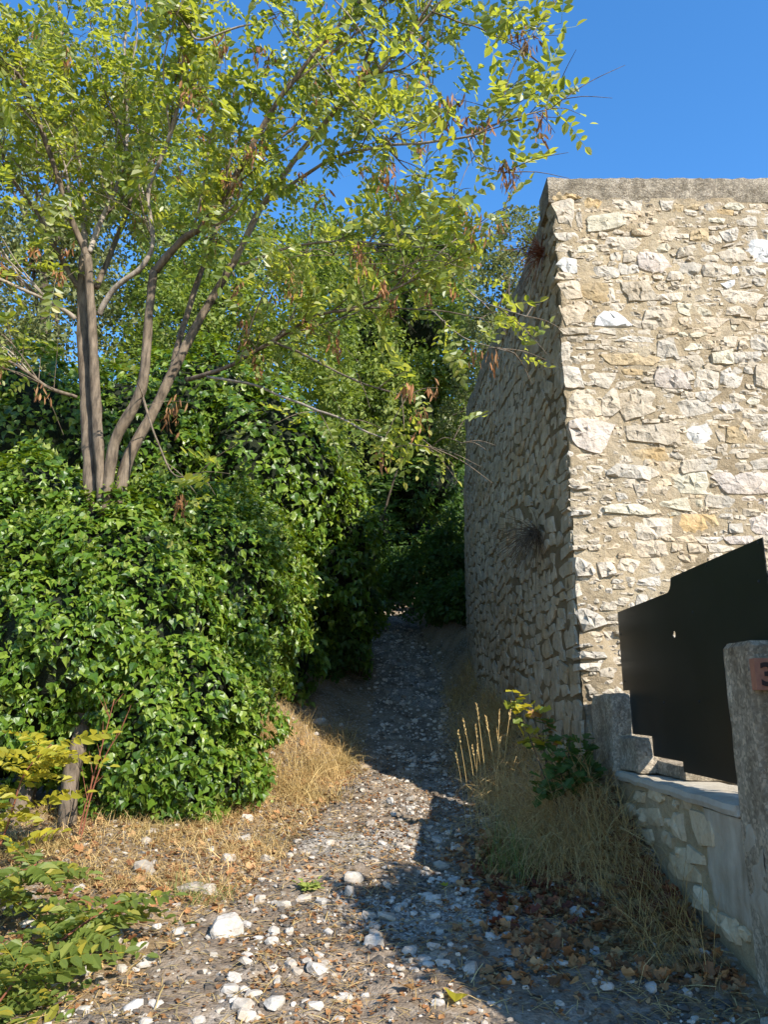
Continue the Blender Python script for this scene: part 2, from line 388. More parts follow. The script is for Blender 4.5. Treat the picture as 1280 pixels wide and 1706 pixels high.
def track_mat():
    m, nt, out = new_mat('worn_stony_track'); pos = world_pos(nt)
    n0 = noise_tex(nt, 1.1, 4, 0.55, pos); n1 = noise_tex(nt, 3.2, 5, 0.65, pos); n2 = noise_tex(nt, 45, 5, 0.75, pos); n3 = noise_tex(nt, 190, 2, 0.6, pos)
    vor = N(nt, 'ShaderNodeTexVoronoi', Scale=85); nt.links.new(pos, vor.inputs['Vector'])
    v2 = N(nt, 'ShaderNodeTexVoronoi', Scale=32); nt.links.new(pos, v2.inputs['Vector'])
    dirt = ramp(nt, n1, [(0.3, (0.075, 0.058, 0.044)), (0.5, (0.19, 0.15, 0.11)), (0.72, (0.32, 0.255, 0.185))])
    asph = ramp(nt, N_sep(nt, vor.outputs['Color']), [(0.0, (0.11, 0.10, 0.09)), (0.6, (0.25, 0.23, 0.20)), (0.9, (0.44, 0.41, 0.36))])
    col = mixc(nt, ramp(nt, n0, [(0.52, (0, 0, 0)), (0.58, (0.85,) * 3)]), dirt, asph)
    col = mixc(nt, ramp(nt, N_sep(nt, v2.outputs['Color']), [(0.70, (0, 0, 0)), (0.9, (0.3,) * 3)]), col, (0.34, 0.31, 0.27))
    col = mixc(nt, 0.65, col, ramp(nt, n2, [(0.3, (0.5, 0.46, 0.42)), (0.6, (1.15, 1.12, 1.1))]), 'MULTIPLY')
    h = math_n(nt, 'ADD', math_n(nt, 'MULTIPLY', vor.outputs['Distance'], -0.7), math_n(nt, 'ADD', n2, math_n(nt, 'MULTIPLY', v2.outputs['Distance'], -0.6)))
    finish(nt, out, col, 0.92, h, 0.45, 0.02, 0.15)
    return m
M['track'] = track_mat()
g = link('ground', mesh_np('ground', gv, gl, np.full(len(q), 4), M['soil'], True))
tag(g, 'dry brown soil with straw and leaf litter beside the track', 'ground', kind='structure')
def track_lift(x, y):
    c, hw = track_x(y), track_half(y); s_ = (x - c) / hw
    if abs(s_) > 1.05 or y < 1 or y > 22: return 0.0
    return .012 + .045 * max(0, fbm(x * 2.4, y * 2.4, 7, 3)) + .012 * fbm(x * 14, y * 14, 3, 3) - .06 * sstep(.78, 1.0, abs(s_))
def surf(x, y):
    return gh(x, y) + np.array([max(0.0, track_lift(float(a), float(b_))) for a, b_ in zip(np.atleast_1d(x), np.atleast_1d(y))])
def surf1(x, y): return float(surf(np.array([x]), np.array([y]))[0])
# the track: its own sheet just above the ground, sinking under it along ragged edges
tx = np.linspace(-1, 1, 81); ty = np.concatenate([np.arange(1.0, 9.5, .03), np.arange(9.6, 22, .15)])
tv = []
for y in ty:
    c, hw = track_x(y), track_half(y)
    for s in tx:
        x = c + s * hw * (1 + .18 * fbm(float(s) * .2 + 5, y * 1.3, 0, 2))
        lift = .012 + .045 * max(0, fbm(x * 2.4, y * 2.4, 7, 3)) + .012 * fbm(x * 14, y * 14, 3, 3) - .06 * sstep(.78, 1.0, abs((x - c) / hw)) - .05 * sstep(.9, 1.0, abs(s))
        tv.append((x, y, float(gh(x, y)) + lift))
n = len(tx); tq = np.array([j * n + i for j in range(len(ty) - 1) for i in range(n - 1)])
link_t = link('track', mesh_np('track', np.array(tv), np.stack([tq, tq + 1, tq + n + 1, tq + n], axis=1).ravel(), np.full(len(tq), 4), M['track'], True))
tag(link_t, 'stony worn track climbing between the ivy and the tall wall', 'track', kind='structure')

# ------------------------------------------------------------------ stones
def outline(w, h, n=None, rough=.16, rot=0.0, sq=3.2):
    """irregular angular outline that fills a w x h box: a few corners, broken edges between them"""
    n = n or 10
    angs = [math.pi / 4 + q * math.pi / 2 + R.uniform(-.5, .5) for q in range(4)]
    for _ in range(R.choice((1, 2, 2, 3, 4))):
        a = R.uniform(0, 2 * math.pi)
        if min(abs((a - b + math.pi) % (2 * math.pi) - math.pi) for b in angs) > .3: angs.append(a)
    angs = sorted(a % (2 * math.pi) for a in angs); k = len(angs); corners = []
    for a in angs:
        ca, sa = math.cos(a), math.sin(a)
        r = (abs(ca) ** sq + abs(sa) ** sq) ** (-1 / sq) * (1.06 - rough * R.random() * 1.3)
        corners.append((ca * r, sa * r))
    mx_ = [min(c[0] for c in corners), max(c[0] for c in corners), min(c[1] for c in corners), max(c[1] for c in corners)]
    corners = [((c[0] - mx_[0]) / (mx_[1] - mx_[0]) - .5, (c[1] - mx_[2]) / (mx_[3] - mx_[2]) - .5) for c in corners]
    m = max(1, round(n / k)); pts = []
    for i in range(k):
        a, b = corners[i], corners[(i + 1) % k]
        for j in range(m):
            t = (j + (R.uniform(-.2, .2) if j else 0)) / m; q = .035 if j else 0
            e = math.sin(math.pi * t) * .05
            x, y = a[0] + (b[0] - a[0]) * t, a[1] + (b[1] - a[1]) * t
            pts.append(((x * (1 + e) + R.uniform(-q, q)) * w, (y * (1 + e) + R.uniform(-q, q)) * h))
    if rot:
        c, s = math.cos(rot), math.sin(rot)
        pts = [(x * c - y * s, x * s + y * c) for x, y in pts]
    return pts
def faceted(pts, depth, back=.04, interior=6, tilt=.5, inset=.86):
    """a fractured stone: irregular outline, faces broken into tilted facets. Local u,v,w"""
    n = len(pts)
    cx = sum(p[0] for p in pts) / n; cy = sum(p[1] for p in pts) / n
    W = max(p[0] for p in pts) - min(p[0] for p in pts); H = max(p[1] for p in pts) - min(p[1] for p in pts)
    tu, tv_ = R.uniform(-tilt, tilt), R.uniform(-tilt, tilt)
    def height(x, y, edge):
        k = depth * (1 + tu * (x - cx) / max(W, .01) * 1.6 + tv_ * (y - cy) / max(H, .01) * 1.6)
        return k * (edge + (1 - edge) * R.uniform(.45, 1.3))
    base = [(x * 1.03, y * 1.03, -back) for x, y in pts]
    top2 = [(cx + (x - cx) * R.uniform(inset - .07, inset + .07), cy + (y - cy) * R.uniform(inset - .09, inset + .07)) for x, y in pts]
    inner = []
    for _ in range(interior):
        i = R.randrange(n); k = R.uniform(.0, .78)
        inner.append((cx + (top2[i][0] - cx) * k + R.uniform(-.06, .06) * W, cy + (top2[i][1] - cy) * k + R.uniform(-.06, .06) * H))
    all2 = [Vector(p) for p in top2 + inner]
    vo, eo, fo, *_ = delaunay_2d_cdt(all2, [(i, (i + 1) % n) for i in range(n)], [], 1, 1e-6)
    verts = list(base); m = len(base)
    for i, p in enumerate(vo):
        verts.append((p.x, p.y, height(p.x, p.y, .2 if i < n else 0) * (.62 if i < n else 1.0)))
    faces = [tuple(m + i for i in f) for f in fo]
    for i in range(n):
        j = (i + 1) % n
        faces.append((i, j, m + j, m + i))
    return verts, faces
def place(verts, o, U, V, Nn):
    v = np.array(verts, float)
    return np.asarray(o) + v[:, 0:1] * U + v[:, 1:2] * V + v[:, 2:3] * Nn

# ------------------------------------------------------------------ the tall stone wall
WX, WY, WTOP = 1.50, 6.0, 5.86         # front left corner, plane of the sunlit face, underside of the coping
wall = empty('stone_wall', (WX, WY, 1.0))
tag(wall, 'tall sunlit rubble stone wall with rough concrete coping', 'stone wall', kind='thing')
worig = np.array((WX, WY, 1.0))
# traced stones: zoom panels of the photograph (left, top) at 6.737 x
K = 6.737
panels = {
 (910, 290): "75,265,320,620,w 130,220,400,310,o 405,290,630,420,o 735,305,1075,430,w 440,460,880,660,g 1040,575,1140,655,w 335,440,400,640,w 100,660,350,760,w 670,700,1200,850,c 110,775,340,890,w 345,800,560,895,g 735,865,855,980,w 860,860,1025,990,c 105,950,345,1120,b 400,1030,820,1165,w 830,990,1040,1140,w 120,1210,400,1450,c 400,1225,680,1450,o 680,1280,770,1445,c 840,1210,1230,1440,c 1045,890,1445,1130,p 560,920,650,970,g 285,1140,390,1170,c 540,1190,760,1225,c 590,660,690,720,c",
 (1090, 290): "60,320,200,430,w 210,345,330,460,o 360,350,510,420,o 560,345,665,440,w 0,465,350,550,c 440,475,600,560,w 600,495,790,570,g 700,415,890,490,o 985,415,1200,475,w 775,345,1000,435,g 910,500,1140,610,w 1195,480,1380,600,w -40,560,265,750,w 260,565,460,610,c 395,615,605,770,o 725,620,930,790,w 940,640,1160,780,w 20,775,180,880,g 255,815,490,955,c 500,800,665,950,w 280,780,380,812,c 690,835,1050,1010,c 745,785,1000,830,c 1065,750,1450,1030,b 270,980,550,1165,w 555,1000,840,1165,c 845,1050,945,1140,b 950,1040,1240,1160,w 530,1215,640,1250,w 275,1240,525,1325,c 740,1205,905,1305,b 910,1225,1090,1295,c 1100,1170,1260,1270,w 740,1300,1220,1480,c 20,1340,335,1445,c 390,1360,655,1450,c 590,1280,660,1325,c 20,1240,150,1320,c 1230,1400,1450,1480,w 820,1170,930,1195,c 1190,640,1290,680,w",
 (910, 500): "145,30,470,295,c 540,145,960,320,b 920,50,1120,125,c 1070,130,1465,335,c 160,315,480,400,c 370,400,600,460,w 490,320,780,395,w 760,410,1215,480,w 800,325,1215,400,c 455,490,640,570,c 600,610,1290,745,o 165,470,300,700,w 840,770,1085,850,o 860,725,1000,760,w 190,760,420,1000,w 425,790,820,1000,w 850,895,1045,985,c 200,1020,620,1310,c 640,980,830,1330,w 830,1030,1270,1340,c 220,1330,780,1740,p",
 (1090, 500): "260,50,430,200,g 460,90,625,185,g 550,40,690,90,c 330,200,850,315,c 800,80,1060,205,w 1130,70,1380,180,c 990,225,1180,330,c 1190,240,1400,330,w 870,270,935,355,g 240,365,605,435,g 615,365,765,430,c 40,430,260,670,w 310,470,540,570,g 240,620,555,790,c 650,560,880,730,g 885,585,1180,720,w 1080,400,1290,575,w 780,420,940,540,w 0,775,400,1015,p 330,790,440,920,w 445,790,730,1000,w 740,820,1010,1000,w 740,750,990,850,w 1000,750,1100,840,w 1130,730,1400,1020,c 450,1020,765,1135,w 850,1040,1030,1180,c 1040,1100,1240,1180,g 1050,1020,1380,1080,c 180,1090,640,1335,w 55,1050,220,1110,w 685,1170,1000,1280,w 1095,1270,1400,1400,w 390,570,515,615,c 1250,500,1400,600,w",
 (1090, 700): "-330,30,290,280,c 375,40,670,265,b 790,70,1010,270,o 950,10,1110,220,c 790,5,875,55,c 1145,105,1380,285,w 480,335,710,415,c 810,335,1150,390,c 185,355,370,450,w 320,430,905,585,w 1075,420,1500,570,w 200,590,690,860,g 705,590,1400,850,p 30,870,410,1020,g 470,890,550,995,g 580,860,1095,1005,w 940,850,1150,910,p 1130,890,1400,1010,p 195,1040,750,1275,o 135,1030,290,1080,g 720,1050,880,1125,w 840,1155,990,1280,w 1060,1050,1450,1310,p 445,1315,760,1385,w 770,1300,1110,1400,p 370,1390,590,1500,c 600,1400,900,1500,c 945,430,1025,500,g 700,110,780,270,c 850,280,950,330,c",
 (910, 700): "880,310,1360,470,o 400,500,800,600,w 700,500,1265,695,w 775,810,920,925,w 975,725,1120,895,c 1145,750,1390,865,c 650,940,1220,1075,g 990,1060,1420,1330,w 700,1100,960,1215,c 795,1250,950,1330,w 215,735,465,790,W 230,1015,515,1075,W 230,530,340,620,c 400,560,520,700,c 885,1340,1450,1560,c 215,350,300,420,w 270,885,400,910,w 580,1050,625,1090,w 415,1120,480,1175,w 375,1220,435,1275,w 640,1285,730,1370,w",
 (910, 900): "205,60,480,110,W 240,200,550,410,W 585,240,770,420,W 795,200,1065,380,w 1020,400,1280,525,w 735,440,860,490,w 480,460,565,495,w 660,540,740,600,w 310,480,400,640,c 630,660,800,790,c 390,700,480,735,w 310,760,690,1020,W 1000,530,1120,580,w 1130,520,1360,580,w 1010,610,1150,740,w 930,680,1005,750,w 340,1160,530,1200,W 460,1240,690,1330,W 560,1350,640,1400,w 585,490,650,560,c 610,740,660,790,c 1150,200,1330,390,c 340,1380,620,1470,W",
}
U, V, Nn = np.array((1., 0, 0)), np.array((0, 0, 1.)), np.array((0, -1., 0))
placed = []                             # x, z, w, h of every stone in the sunlit face
def mortar_w(x, z):
    """how far the mortar stands proud of the face plane"""
    low = sstep(2.9, 1.9, z) * sstep(2.6, 1.6, x)
    return .014 + .024 * fbm(x * 2.2, z * 2.2, 4, 3) + .008 * fbm(x * 9, z * 9, 2, 3) - low * (.03 + .07 * fbm(x * 2.6 + 3, z * 2.6, 9, 2))
face_stones = []
def front_stone(x0, x1, z0, z1, col, kind='stone'):
    w, h = x1 - x0, z1 - z0
    proud = .04 if col == 'W' else R.uniform(.010, .026)
    area = w * h
    inter = 20 if area > .05 else 13 if area > .02 else 7 if area > .006 else 3
    nn = 16 if area > .05 else 13 if area > .015 else 10
    vs, fs = faceted(outline(w * 1.12, h * 1.14, nn, .28, R.uniform(-.10, .10), R.choice((2.2, 2.8, 3.5, 5))), proud + .07 * min(w, h), .14 if x0 < WX + .02 else .05, inter, .4, .87)
    o = np.array(((x0 + x1) / 2, WY + .010 - mortar_w((x0 + x1) / 2, (z0 + z1) / 2) + (.0 if col != 'W' else -.015), (z0 + z1) / 2))
    v = place(vs, (0, 0, 0), U, V, Nn)
    return o, v, fs, col.lower()
for (lx, ly), s in panels.items():
    for item in s.split():
        a = item.split(',')
        x0, y0, x1, y1 = (float(k) for k in a[:4])
        p0 = at_y(lx + x0 / K, ly + y1 / K, WY); p1 = at_y(lx + x1 / K, ly + y0 / K, WY)
        X0, Z0, X1, Z1 = p0[0], p0[2], p1[0], p1[2]
        if X0 < WX + .07: X0 = WX - R.uniform(-.006, .008)
        placed.append(((X0 + X1) / 2, (Z0 + Z1) / 2, X1 - X0, Z1 - Z0))
        face_stones.append(front_stone(X0, X1, Z0, Z1, a[4]))
for o, v, fs, col in face_stones:
    gg = Geo(); gg.add(v, fs)
    s = link('stone', gg.mesh('stone', M[col]), wall, o - worig)
# small chips filling the joints, and the part of the face beyond the frame
chips = Geo()
pl = np.array(placed)
def free(x, z, w, h, m=.75):
    return not np.any((np.abs(pl[:, 0] - x) < (pl[:, 2] + w) / 2 * m) & (np.abs(pl[:, 1] - z) < (pl[:, 3] + h) / 2 * m))
for i in range(22000):
    big = i < 2500
    x = R.uniform(1.55, 5.9); z = R.uniform(.9, WTOP - .05)
    if x > 3.75: w, h = (R.uniform(.2, .5), R.uniform(.1, .22)) if big else (R.uniform(.05, .2), R.uniform(.03, .09))
    else: w, h = (R.uniform(.09, .22), R.uniform(.04, .09)) if i < 8000 else (R.uniform(.035, .12), R.uniform(.018, .05))
    if not free(x, z, w, h, .74): continue
    if x < 2.3 and z < 2.7 and R.random() < .6: continue
    o, v, fs, c = front_stone(x - w / 2, x + w / 2, z - h / 2, z + h / 2, 'c')
    chips.add(np.asarray(v) + o, fs)
    pl = np.vstack([pl, (x, z, w, h)])
ch = link('chip_stones', chips.mesh('chip_stones', M['filler'], origin=worig), wall); ch['kind'] = 'stuff'
# mortar of the sunlit face: bedded round the stones
mx = np.concatenate([np.arange(WX, 3.8, .022), np.arange(3.82, 6.01, .15)]); mz = np.arange(.6, WTOP + .03, .022)
MV = []
for z in mz:
    for x in mx:
        d = mortar_w(float(x), float(z)) if x > WX + .001 else 0
        MV.append((x if x > WX + .001 else WX + .012 + .02 * fbm(1, z * 6, 5, 3), WY - d, z))
n = len(mx); tq = np.array([j * n + i for j in range(len(mz) - 1) for i in range(n - 1)])
mm = link('mortar_face', mesh_np('mortar_face', np.array(MV) - worig, np.stack([tq, tq + 1, tq + n + 1, tq + n], axis=1).ravel(), np.full(len(tq), 4), M['mortar'], True), wall)

# the shaded side: follows a line up the track and turns away to the right at its end
side_line = [(1.50, 6.0), (1.46, 7.5), (1.40, 9.0), (1.33, 10.5), (1.30, 11.4), (1.33, 12.2), (1.50, 13.0), (1.9, 13.9), (2.6, 14.9), (3.6, 15.9), (5.0, 16.8)]
sl = np.array(side_line); seg = np.linalg.norm(np.diff(sl, axis=0), axis=1); cum = np.concatenate([[0], np.cumsum(seg)])
SLEN = cum[-1]
def side_pt(s, z, w=0.0):
    x = np.interp(s, cum, sl[:, 0]); y = np.interp(s, cum, sl[:, 1])
    x2 = np.interp(min(s + .05, SLEN), cum, sl[:, 0]) - np.interp(max(s - .05, 0), cum, sl[:, 0])
    y2 = np.interp(min(s + .05, SLEN), cum, sl[:, 1]) - np.interp(max(s - .05, 0), cum, sl[:, 1])
    l = math.hypot(x2, y2); t = np.array((x2 / l, y2 / l, 0)); nrm = np.array((-t[1], t[0], 0))
    bulge = -.02 * (z - 3) + .10 * math.sin(min(1, s / 7) * math.pi) * math.exp(-((z - 3.4) / 1.6) ** 2) * 1.0 + .05 * fbm(s * .6, z * .6, 2, 2)
    bulge *= sstep(0, .8, s)
    return np.array((x, y, z)) + nrm * (w + bulge), t, nrm
SM = []
ss = np.concatenate([np.arange(0, 7, .06), np.arange(7, SLEN + .2, .15)]); sz = np.arange(.5, WTOP + .03, .06)
for z in sz:
    for s in ss:
        SM.append(side_pt(float(min(s, SLEN)), float(z), (-.006 + .018 * fbm(s * 4, z * 4, 8, 3)) * sstep(0, .15, s) - (.012 + .02 * fbm(1, z * 6, 5, 3)) * (1 - sstep(0, .15, s)))[0])
n = len(ss); tq = np.array([j * n + i for j in range(len(sz) - 1) for i in range(n - 1)])
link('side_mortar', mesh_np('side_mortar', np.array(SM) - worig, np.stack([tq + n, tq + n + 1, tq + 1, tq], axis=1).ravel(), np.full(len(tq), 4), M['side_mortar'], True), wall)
# rubble of the side: rough courses of flat stones
side_items = []
z = .95
while z < WTOP - .04:
    ch_ = R.uniform(.065, .165)
    s = .005 + R.uniform(0, .02)
    while s < SLEN - .2:
        w = R.uniform(.11, .32) * (1.15 if ch_ > .12 else .9)
        if s < .2: w = R.uniform(.2, .42)
        zz = z + .10 * fbm(s * 1.1, z * .9, 5, 2) + R.uniform(-.02, .02)
        hh = ch_ * R.uniform(.8, 1.1)
        side_items.append((s + w / 2, zz + ch_ / 2, w, hh))
        if R.random() < .12 and w > .15: pass
        s += w + R.uniform(.004, .02)
    z += ch_ + R.uniform(.004, .014)
side_items = [it for it in side_items if it[1] > float(gh(*side_pt(it[0], 1)[0][:2])) - .15]
side_vis = []
rest = Geo()
side_objs = []
for (s, zz, w, h) in side_items:
    p, t, nrm = side_pt(s, zz)
    px, py, zc = to_px(p)
    size = w * h / zc ** 2 * abs(float(np.dot(nrm, norm(np.array((0, 0, EYE)) - p))))
    side_objs.append((size if 740 < px < 1000 and 280 < py < 1260 else 0, s, zz, w, h, p, t, nrm))
side_objs.sort(key=lambda a: -a[0])
for i, (size, s, zz, w, h, p, t, nrm) in enumerate(side_objs):
    nn = 9; inter = 5 if size else 2
    cs_ = s - w / 2 < .12
    vs, fs = faceted(outline(w * (1.08 if not cs_ else 1.0), h * 1.12, nn, .18 if not cs_ else .06, 0 if cs_ else (R.uniform(-.38, .3) + .1) * sstep(.1, .4, s), 6 if cs_ else R.choice((2.6, 3.4, 5))), R.uniform(.003, .008) if cs_ else R.uniform(.004, .014), .05, inter, .5, .93)
    v = place(vs, (0, 0, 0), t, np.array((0, 0, 1.)), nrm)
    if i < 290:
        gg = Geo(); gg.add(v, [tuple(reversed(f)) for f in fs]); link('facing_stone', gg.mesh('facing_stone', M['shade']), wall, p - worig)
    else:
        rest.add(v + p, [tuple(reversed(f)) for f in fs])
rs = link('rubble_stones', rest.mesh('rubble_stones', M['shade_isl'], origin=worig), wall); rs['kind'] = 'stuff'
# body of the wall behind both faces
foot = [(x + .10, y + .10) for x, y in side_line]
foot += [(6.0, 16.8), (6.0, WY + .12)]
gg = Geo(); n = len(foot)
gg.add([(x, y, .3) for x, y in foot] + [(x, y, WTOP) for x, y in foot], [tuple(range(n))[::-1], tuple(range(n, 2 * n))] + [(i, (i + 1) % n, n + (i + 1) % n, n + i) for i in range(n)])
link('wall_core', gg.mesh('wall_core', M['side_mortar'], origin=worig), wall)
# coping: rough pebbly concrete, front run and side run
cp = Geo()
def coping_run(pts, inward, name):
    prof = [(-.012, -.02), (-.022, .04), (-.026, .10), (-.028, .16), (-.022, .215), (-.004, .235), (.35, .25), (.35, -.02)]
    rings = []
    for (x, y) in pts:
        rg = []
        for k, (d, zz) in enumerate(prof):
            j = .016 * fbm(x * 12 + k * 3, y * 12, k * 1.7, 4) if k < 6 else 0
            q = np.array((x, y, WTOP + zz + (.012 * fbm(x * 5, y * 5, 3 + k, 3) if 0 < k < 6 else 0)))
            iv = inward(x, y)
            rg.append(q + iv * (d + j))
        rings.append(rg)
    g2 = Geo(); m_ = len(prof); vs = [p for r in rings for p in r]; fs = []
    for i in range(len(rings) - 1):
        for k in range(m_):
            k2 = (k + 1) % m_
            fs.append((i * m_ + k, (i + 1) * m_ + k, (i + 1) * m_ + k2, i * m_ + k2))
    fs.append(tuple(range(m_))); fs.append(tuple(range((len(rings) - 1) * m_, len(rings) * m_))[::-1])
    g2.add(vs, fs)
    link(name, g2.mesh(name, M['coping'], False, origin=worig), wall)
coping_run([(x, WY) for x in np.concatenate([np.arange(WX - .03, 3.9, .03), np.arange(3.95, 6, .2)])], lambda x, y: np.array((0, 1., 0)), 'coping')
coping_run([tuple(side_pt(float(s), WTOP)[0][:2]) for s in np.arange(.36, SLEN, .06)], lambda x, y: np.array((.97, .0, 0)) if y < 12.5 else np.array((.6, -.75, 0)), 'coping')

# ------------------------------------------------------------------ low garden wall, steps, gate, pillar
LX = 1.60
low = empty('garden_wall', (LX, 4.6, .3)); lo = np.array((LX, 4.6, .3))
tag(low, 'low stone garden wall under the black gate with a concrete cap', 'garden wall', kind='thing')
LTOP = 1.0
def low_w(y, z): return .02 * fbm(y * 2.5, z * 2.5, 3, 3) + .006 * fbm(y * 11, z * 11, 6, 2)
ly_ = np.arange(3.45, 6.0, .03); lz = np.arange(.1, LTOP + .001, .03)
LV = [(LX - low_w(float(y), float(z)), y, z) for z in lz for y in ly_]
n = len(ly_); tq = np.array([j * n + i for j in range(len(lz) - 1) for i in range(n - 1)])
link('mortar_face', mesh_np('mortar_face', np.array(LV) - lo, np.stack([tq + n, tq + n + 1, tq + 1, tq], axis=1).ravel(), np.full(len(tq), 4), M['low_mortar'], True), low)
def box(g, x0, x1, y0, y1, z0, z1, jit=0.0):
    vs = [(x, y, z) for z in (z0, z1) for y in (y0, y1) for x in (x0, x1)]
    vs = [(x + R.uniform(-jit, jit), y + R.uniform(-jit, jit), z + R.uniform(-jit, jit)) for x, y, z in vs]
    g.add(vs, [(0, 2, 3, 1), (4, 5, 7, 6), (0, 1, 5, 4), (2, 6, 7, 3), (0, 4, 6, 2), (1, 3, 7, 5)])
def rough_block(x0, x1, y0, y1, z0, z1, step=.05, amp=.012, seed=0, round_=.02):
    """a worn block: gridded box with noise and softened edges"""
    nxs = [max(2, int((b - a) / step) + 1) for a, b in ((x0, x1), (y0, y1), (z0, z1))]
    idx = {}; vs = []; fs = []
    ctr = np.array(((x0 + x1) / 2, (y0 + y1) / 2, (z0 + z1) / 2)); half = np.array((x1 - x0, y1 - y0, z1 - z0)) / 2
    def vid(i, j, k):
        key = (i, j, k)
        if key not in idx:
            p = np.array((x0 + (x1 - x0) * i / nxs[0], y0 + (y1 - y0) * j / nxs[1], z0 + (z1 - z0) * k / nxs[2]))
            e = half - np.abs(p - ctr)
            near = sorted(e)[1]
            if near < 1e-6: p = p + (ctr - p) / np.maximum(np.abs(ctr - p), 1e-6) * (e < 1e-6) * round_
            d = Vector((p[0] * 7 + seed, p[1] * 7, p[2] * 7))
            p = p + amp * np.array((noise.fractal(d, 1, 2, 3), noise.fractal(d + Vector((9, 0, 0)), 1, 2, 3), noise.fractal(d + Vector((0, 9, 0)), 1, 2, 3)))
            idx[key] = len(vs); vs.append(p)
        return idx[key]
    a, b, c = nxs
    for i in range(a):
        for j in range(b):
            for k in (0, c):
                f = (vid(i, j, k), vid(i + 1, j, k), vid(i + 1, j + 1, k), vid(i, j + 1, k)); fs.append(f if k else f[::-1])
    for i in range(a):
        for k in range(c):
            for j in (0, b):
                f = (vid(i, j, k), vid(i + 1, j, k), vid(i + 1, j, k + 1), vid(i, j, k + 1)); fs.append(f[::-1] if j else f)
    for j in range(b):
        for k in range(c):
            for i in (0, a):
                f = (vid(i, j, k), vid(i, j + 1, k), vid(i, j + 1, k + 1), vid(i, j, k + 1)); fs.append(f if i else f[::-1])
    return vs, fs
gg = Geo(); box(gg, LX + .02, LX + .34, 3.5, 5.98, .1, LTOP - .01)
link('wall_core', gg.mesh('wall_core', M['low_mortar'], origin=lo), low)
gg = Geo(); gg.add(*rough_block(LX - .035, LX + .36, 3.64, 5.97, LTOP, LTOP + .065, 0.05, .006, 3, .008))
link('cap', gg.mesh('cap', M['cap'], False, origin=lo), low)
for a in "480,260,545,385,l 570,300,690,375,l 540,390,705,605,o 430,385,505,565,l 255,345,365,480,l 270,240,385,330,l 450,600,520,690,l 520,610,635,740,l 650,680,735,755,l 740,755,810,820,l 405,680,620,840,l 640,780,760,870,l 700,910,790,985,l 740,1030,860,1200,o 800,940,920,1100,l 575,860,670,1030,l 680,1000,740,1100,l 210,360,260,480,l 220,480,300,600,l 435,320,470,360,l 385,430,420,480,l 360,510,445,610,l 760,870,910,950,o 860,1110,930,1220,l 180,250,250,330,l 130,330,200,420,l".split():
    a = a.split(','); x0, y0, x1, y1 = (float(k) for k in a[:4])
    pts = [at_x(1010 + u / 3.793, 1250 + v / 3.793, LX) for u, v in ((x0, y0), (x1, y0), (x1, y1), (x0, y1))]
    ysp = sorted(p[1] for p in pts); cy = sum(ysp) / 4; cz = sum(p[2] for p in pts) / 4
    w = (ysp[2] + ysp[3] - ysp[0] - ysp[1]) / 2; h = (pts[0][2] + pts[1][2] - pts[2][2] - pts[3][2]) / 2
    h = max(h, .05)
    if cy < 4.08 and cz > .52: continue
    vs, fs = faceted(outline(w, h, 11, .2, 0, R.choice((2.5, 3.2))), R.uniform(.018, .035), .04, 5, .3, .88)
    v = place(vs, (0, 0, 0), np.array((0, 1., 0)), np.array((0, 0, 1.)), np.array((-1., 0, 0)))
    gg = Geo(); gg.add(v, [tuple(reversed(f)) for f in fs])
    link('stone', gg.mesh('stone', M['low']), low, np.array((LX - low_w(cy, cz), cy, cz)) - lo)
# smeared grey render beside the pillar
RP = []
ry = np.arange(3.45, 4.17, .025); rz = np.arange(.5, LTOP + .001, .025)
for z_ in rz:
    for y_ in ry:
        edge = 4.10 + .05 * fbm(z_ * 5, 2, 1, 2) - .25 * max(0, .72 - z_)
        d = .015 * (1 - sstep(edge - .05, edge, y_)) * sstep(.52, .58, z_ + .04 * fbm(y_ * 5, 1, 1, 2))
        RP.append((LX - low_w(float(y_), float(z_)) - d + .004 + .004 * fbm(y_ * 9, z_ * 9, 1, 2) - (.0 if d > .004 else -.02), y_, z_))
n = len(ry); tq = np.array([j * n + i for j in range(len(rz) - 1) for i in range(n - 1)])
link('render_patch', mesh_np('render_patch', np.array(RP) - lo, np.stack([tq + n, tq + n + 1, tq + 1, tq], axis=1).ravel(), np.full(len(tq), 4), M['render'], True), low)

# steps climbing along the gate to the tall wall
st = empty('stone_steps', (1.7, 5.3, 1.06)); so = np.array((1.7, 5.3, 1.06))
tag(st, 'rough concrete steps showing below the cut edge of the gate', 'steps', kind='thing')
for i, (x0, x1, y0, y1, z0, z1) in enumerate([(1.62, 2.5, 4.98, 5.44, 1.068, 1.155), (1.60, 2.5, 5.08, 5.46, 1.07, 1.285), (1.56, 2.5, 5.46, 5.95, .95, 1.565)]):
    gg = Geo()
    if i == 0: x0, y0 = 1.72, 4.62
    gg.add(*rough_block(x0, x1, y0, y1, z0, z1, .03, .014 if i else .01, i * 5, .006))
    link('step', gg.mesh('step', M['step'], False, origin=so), st)

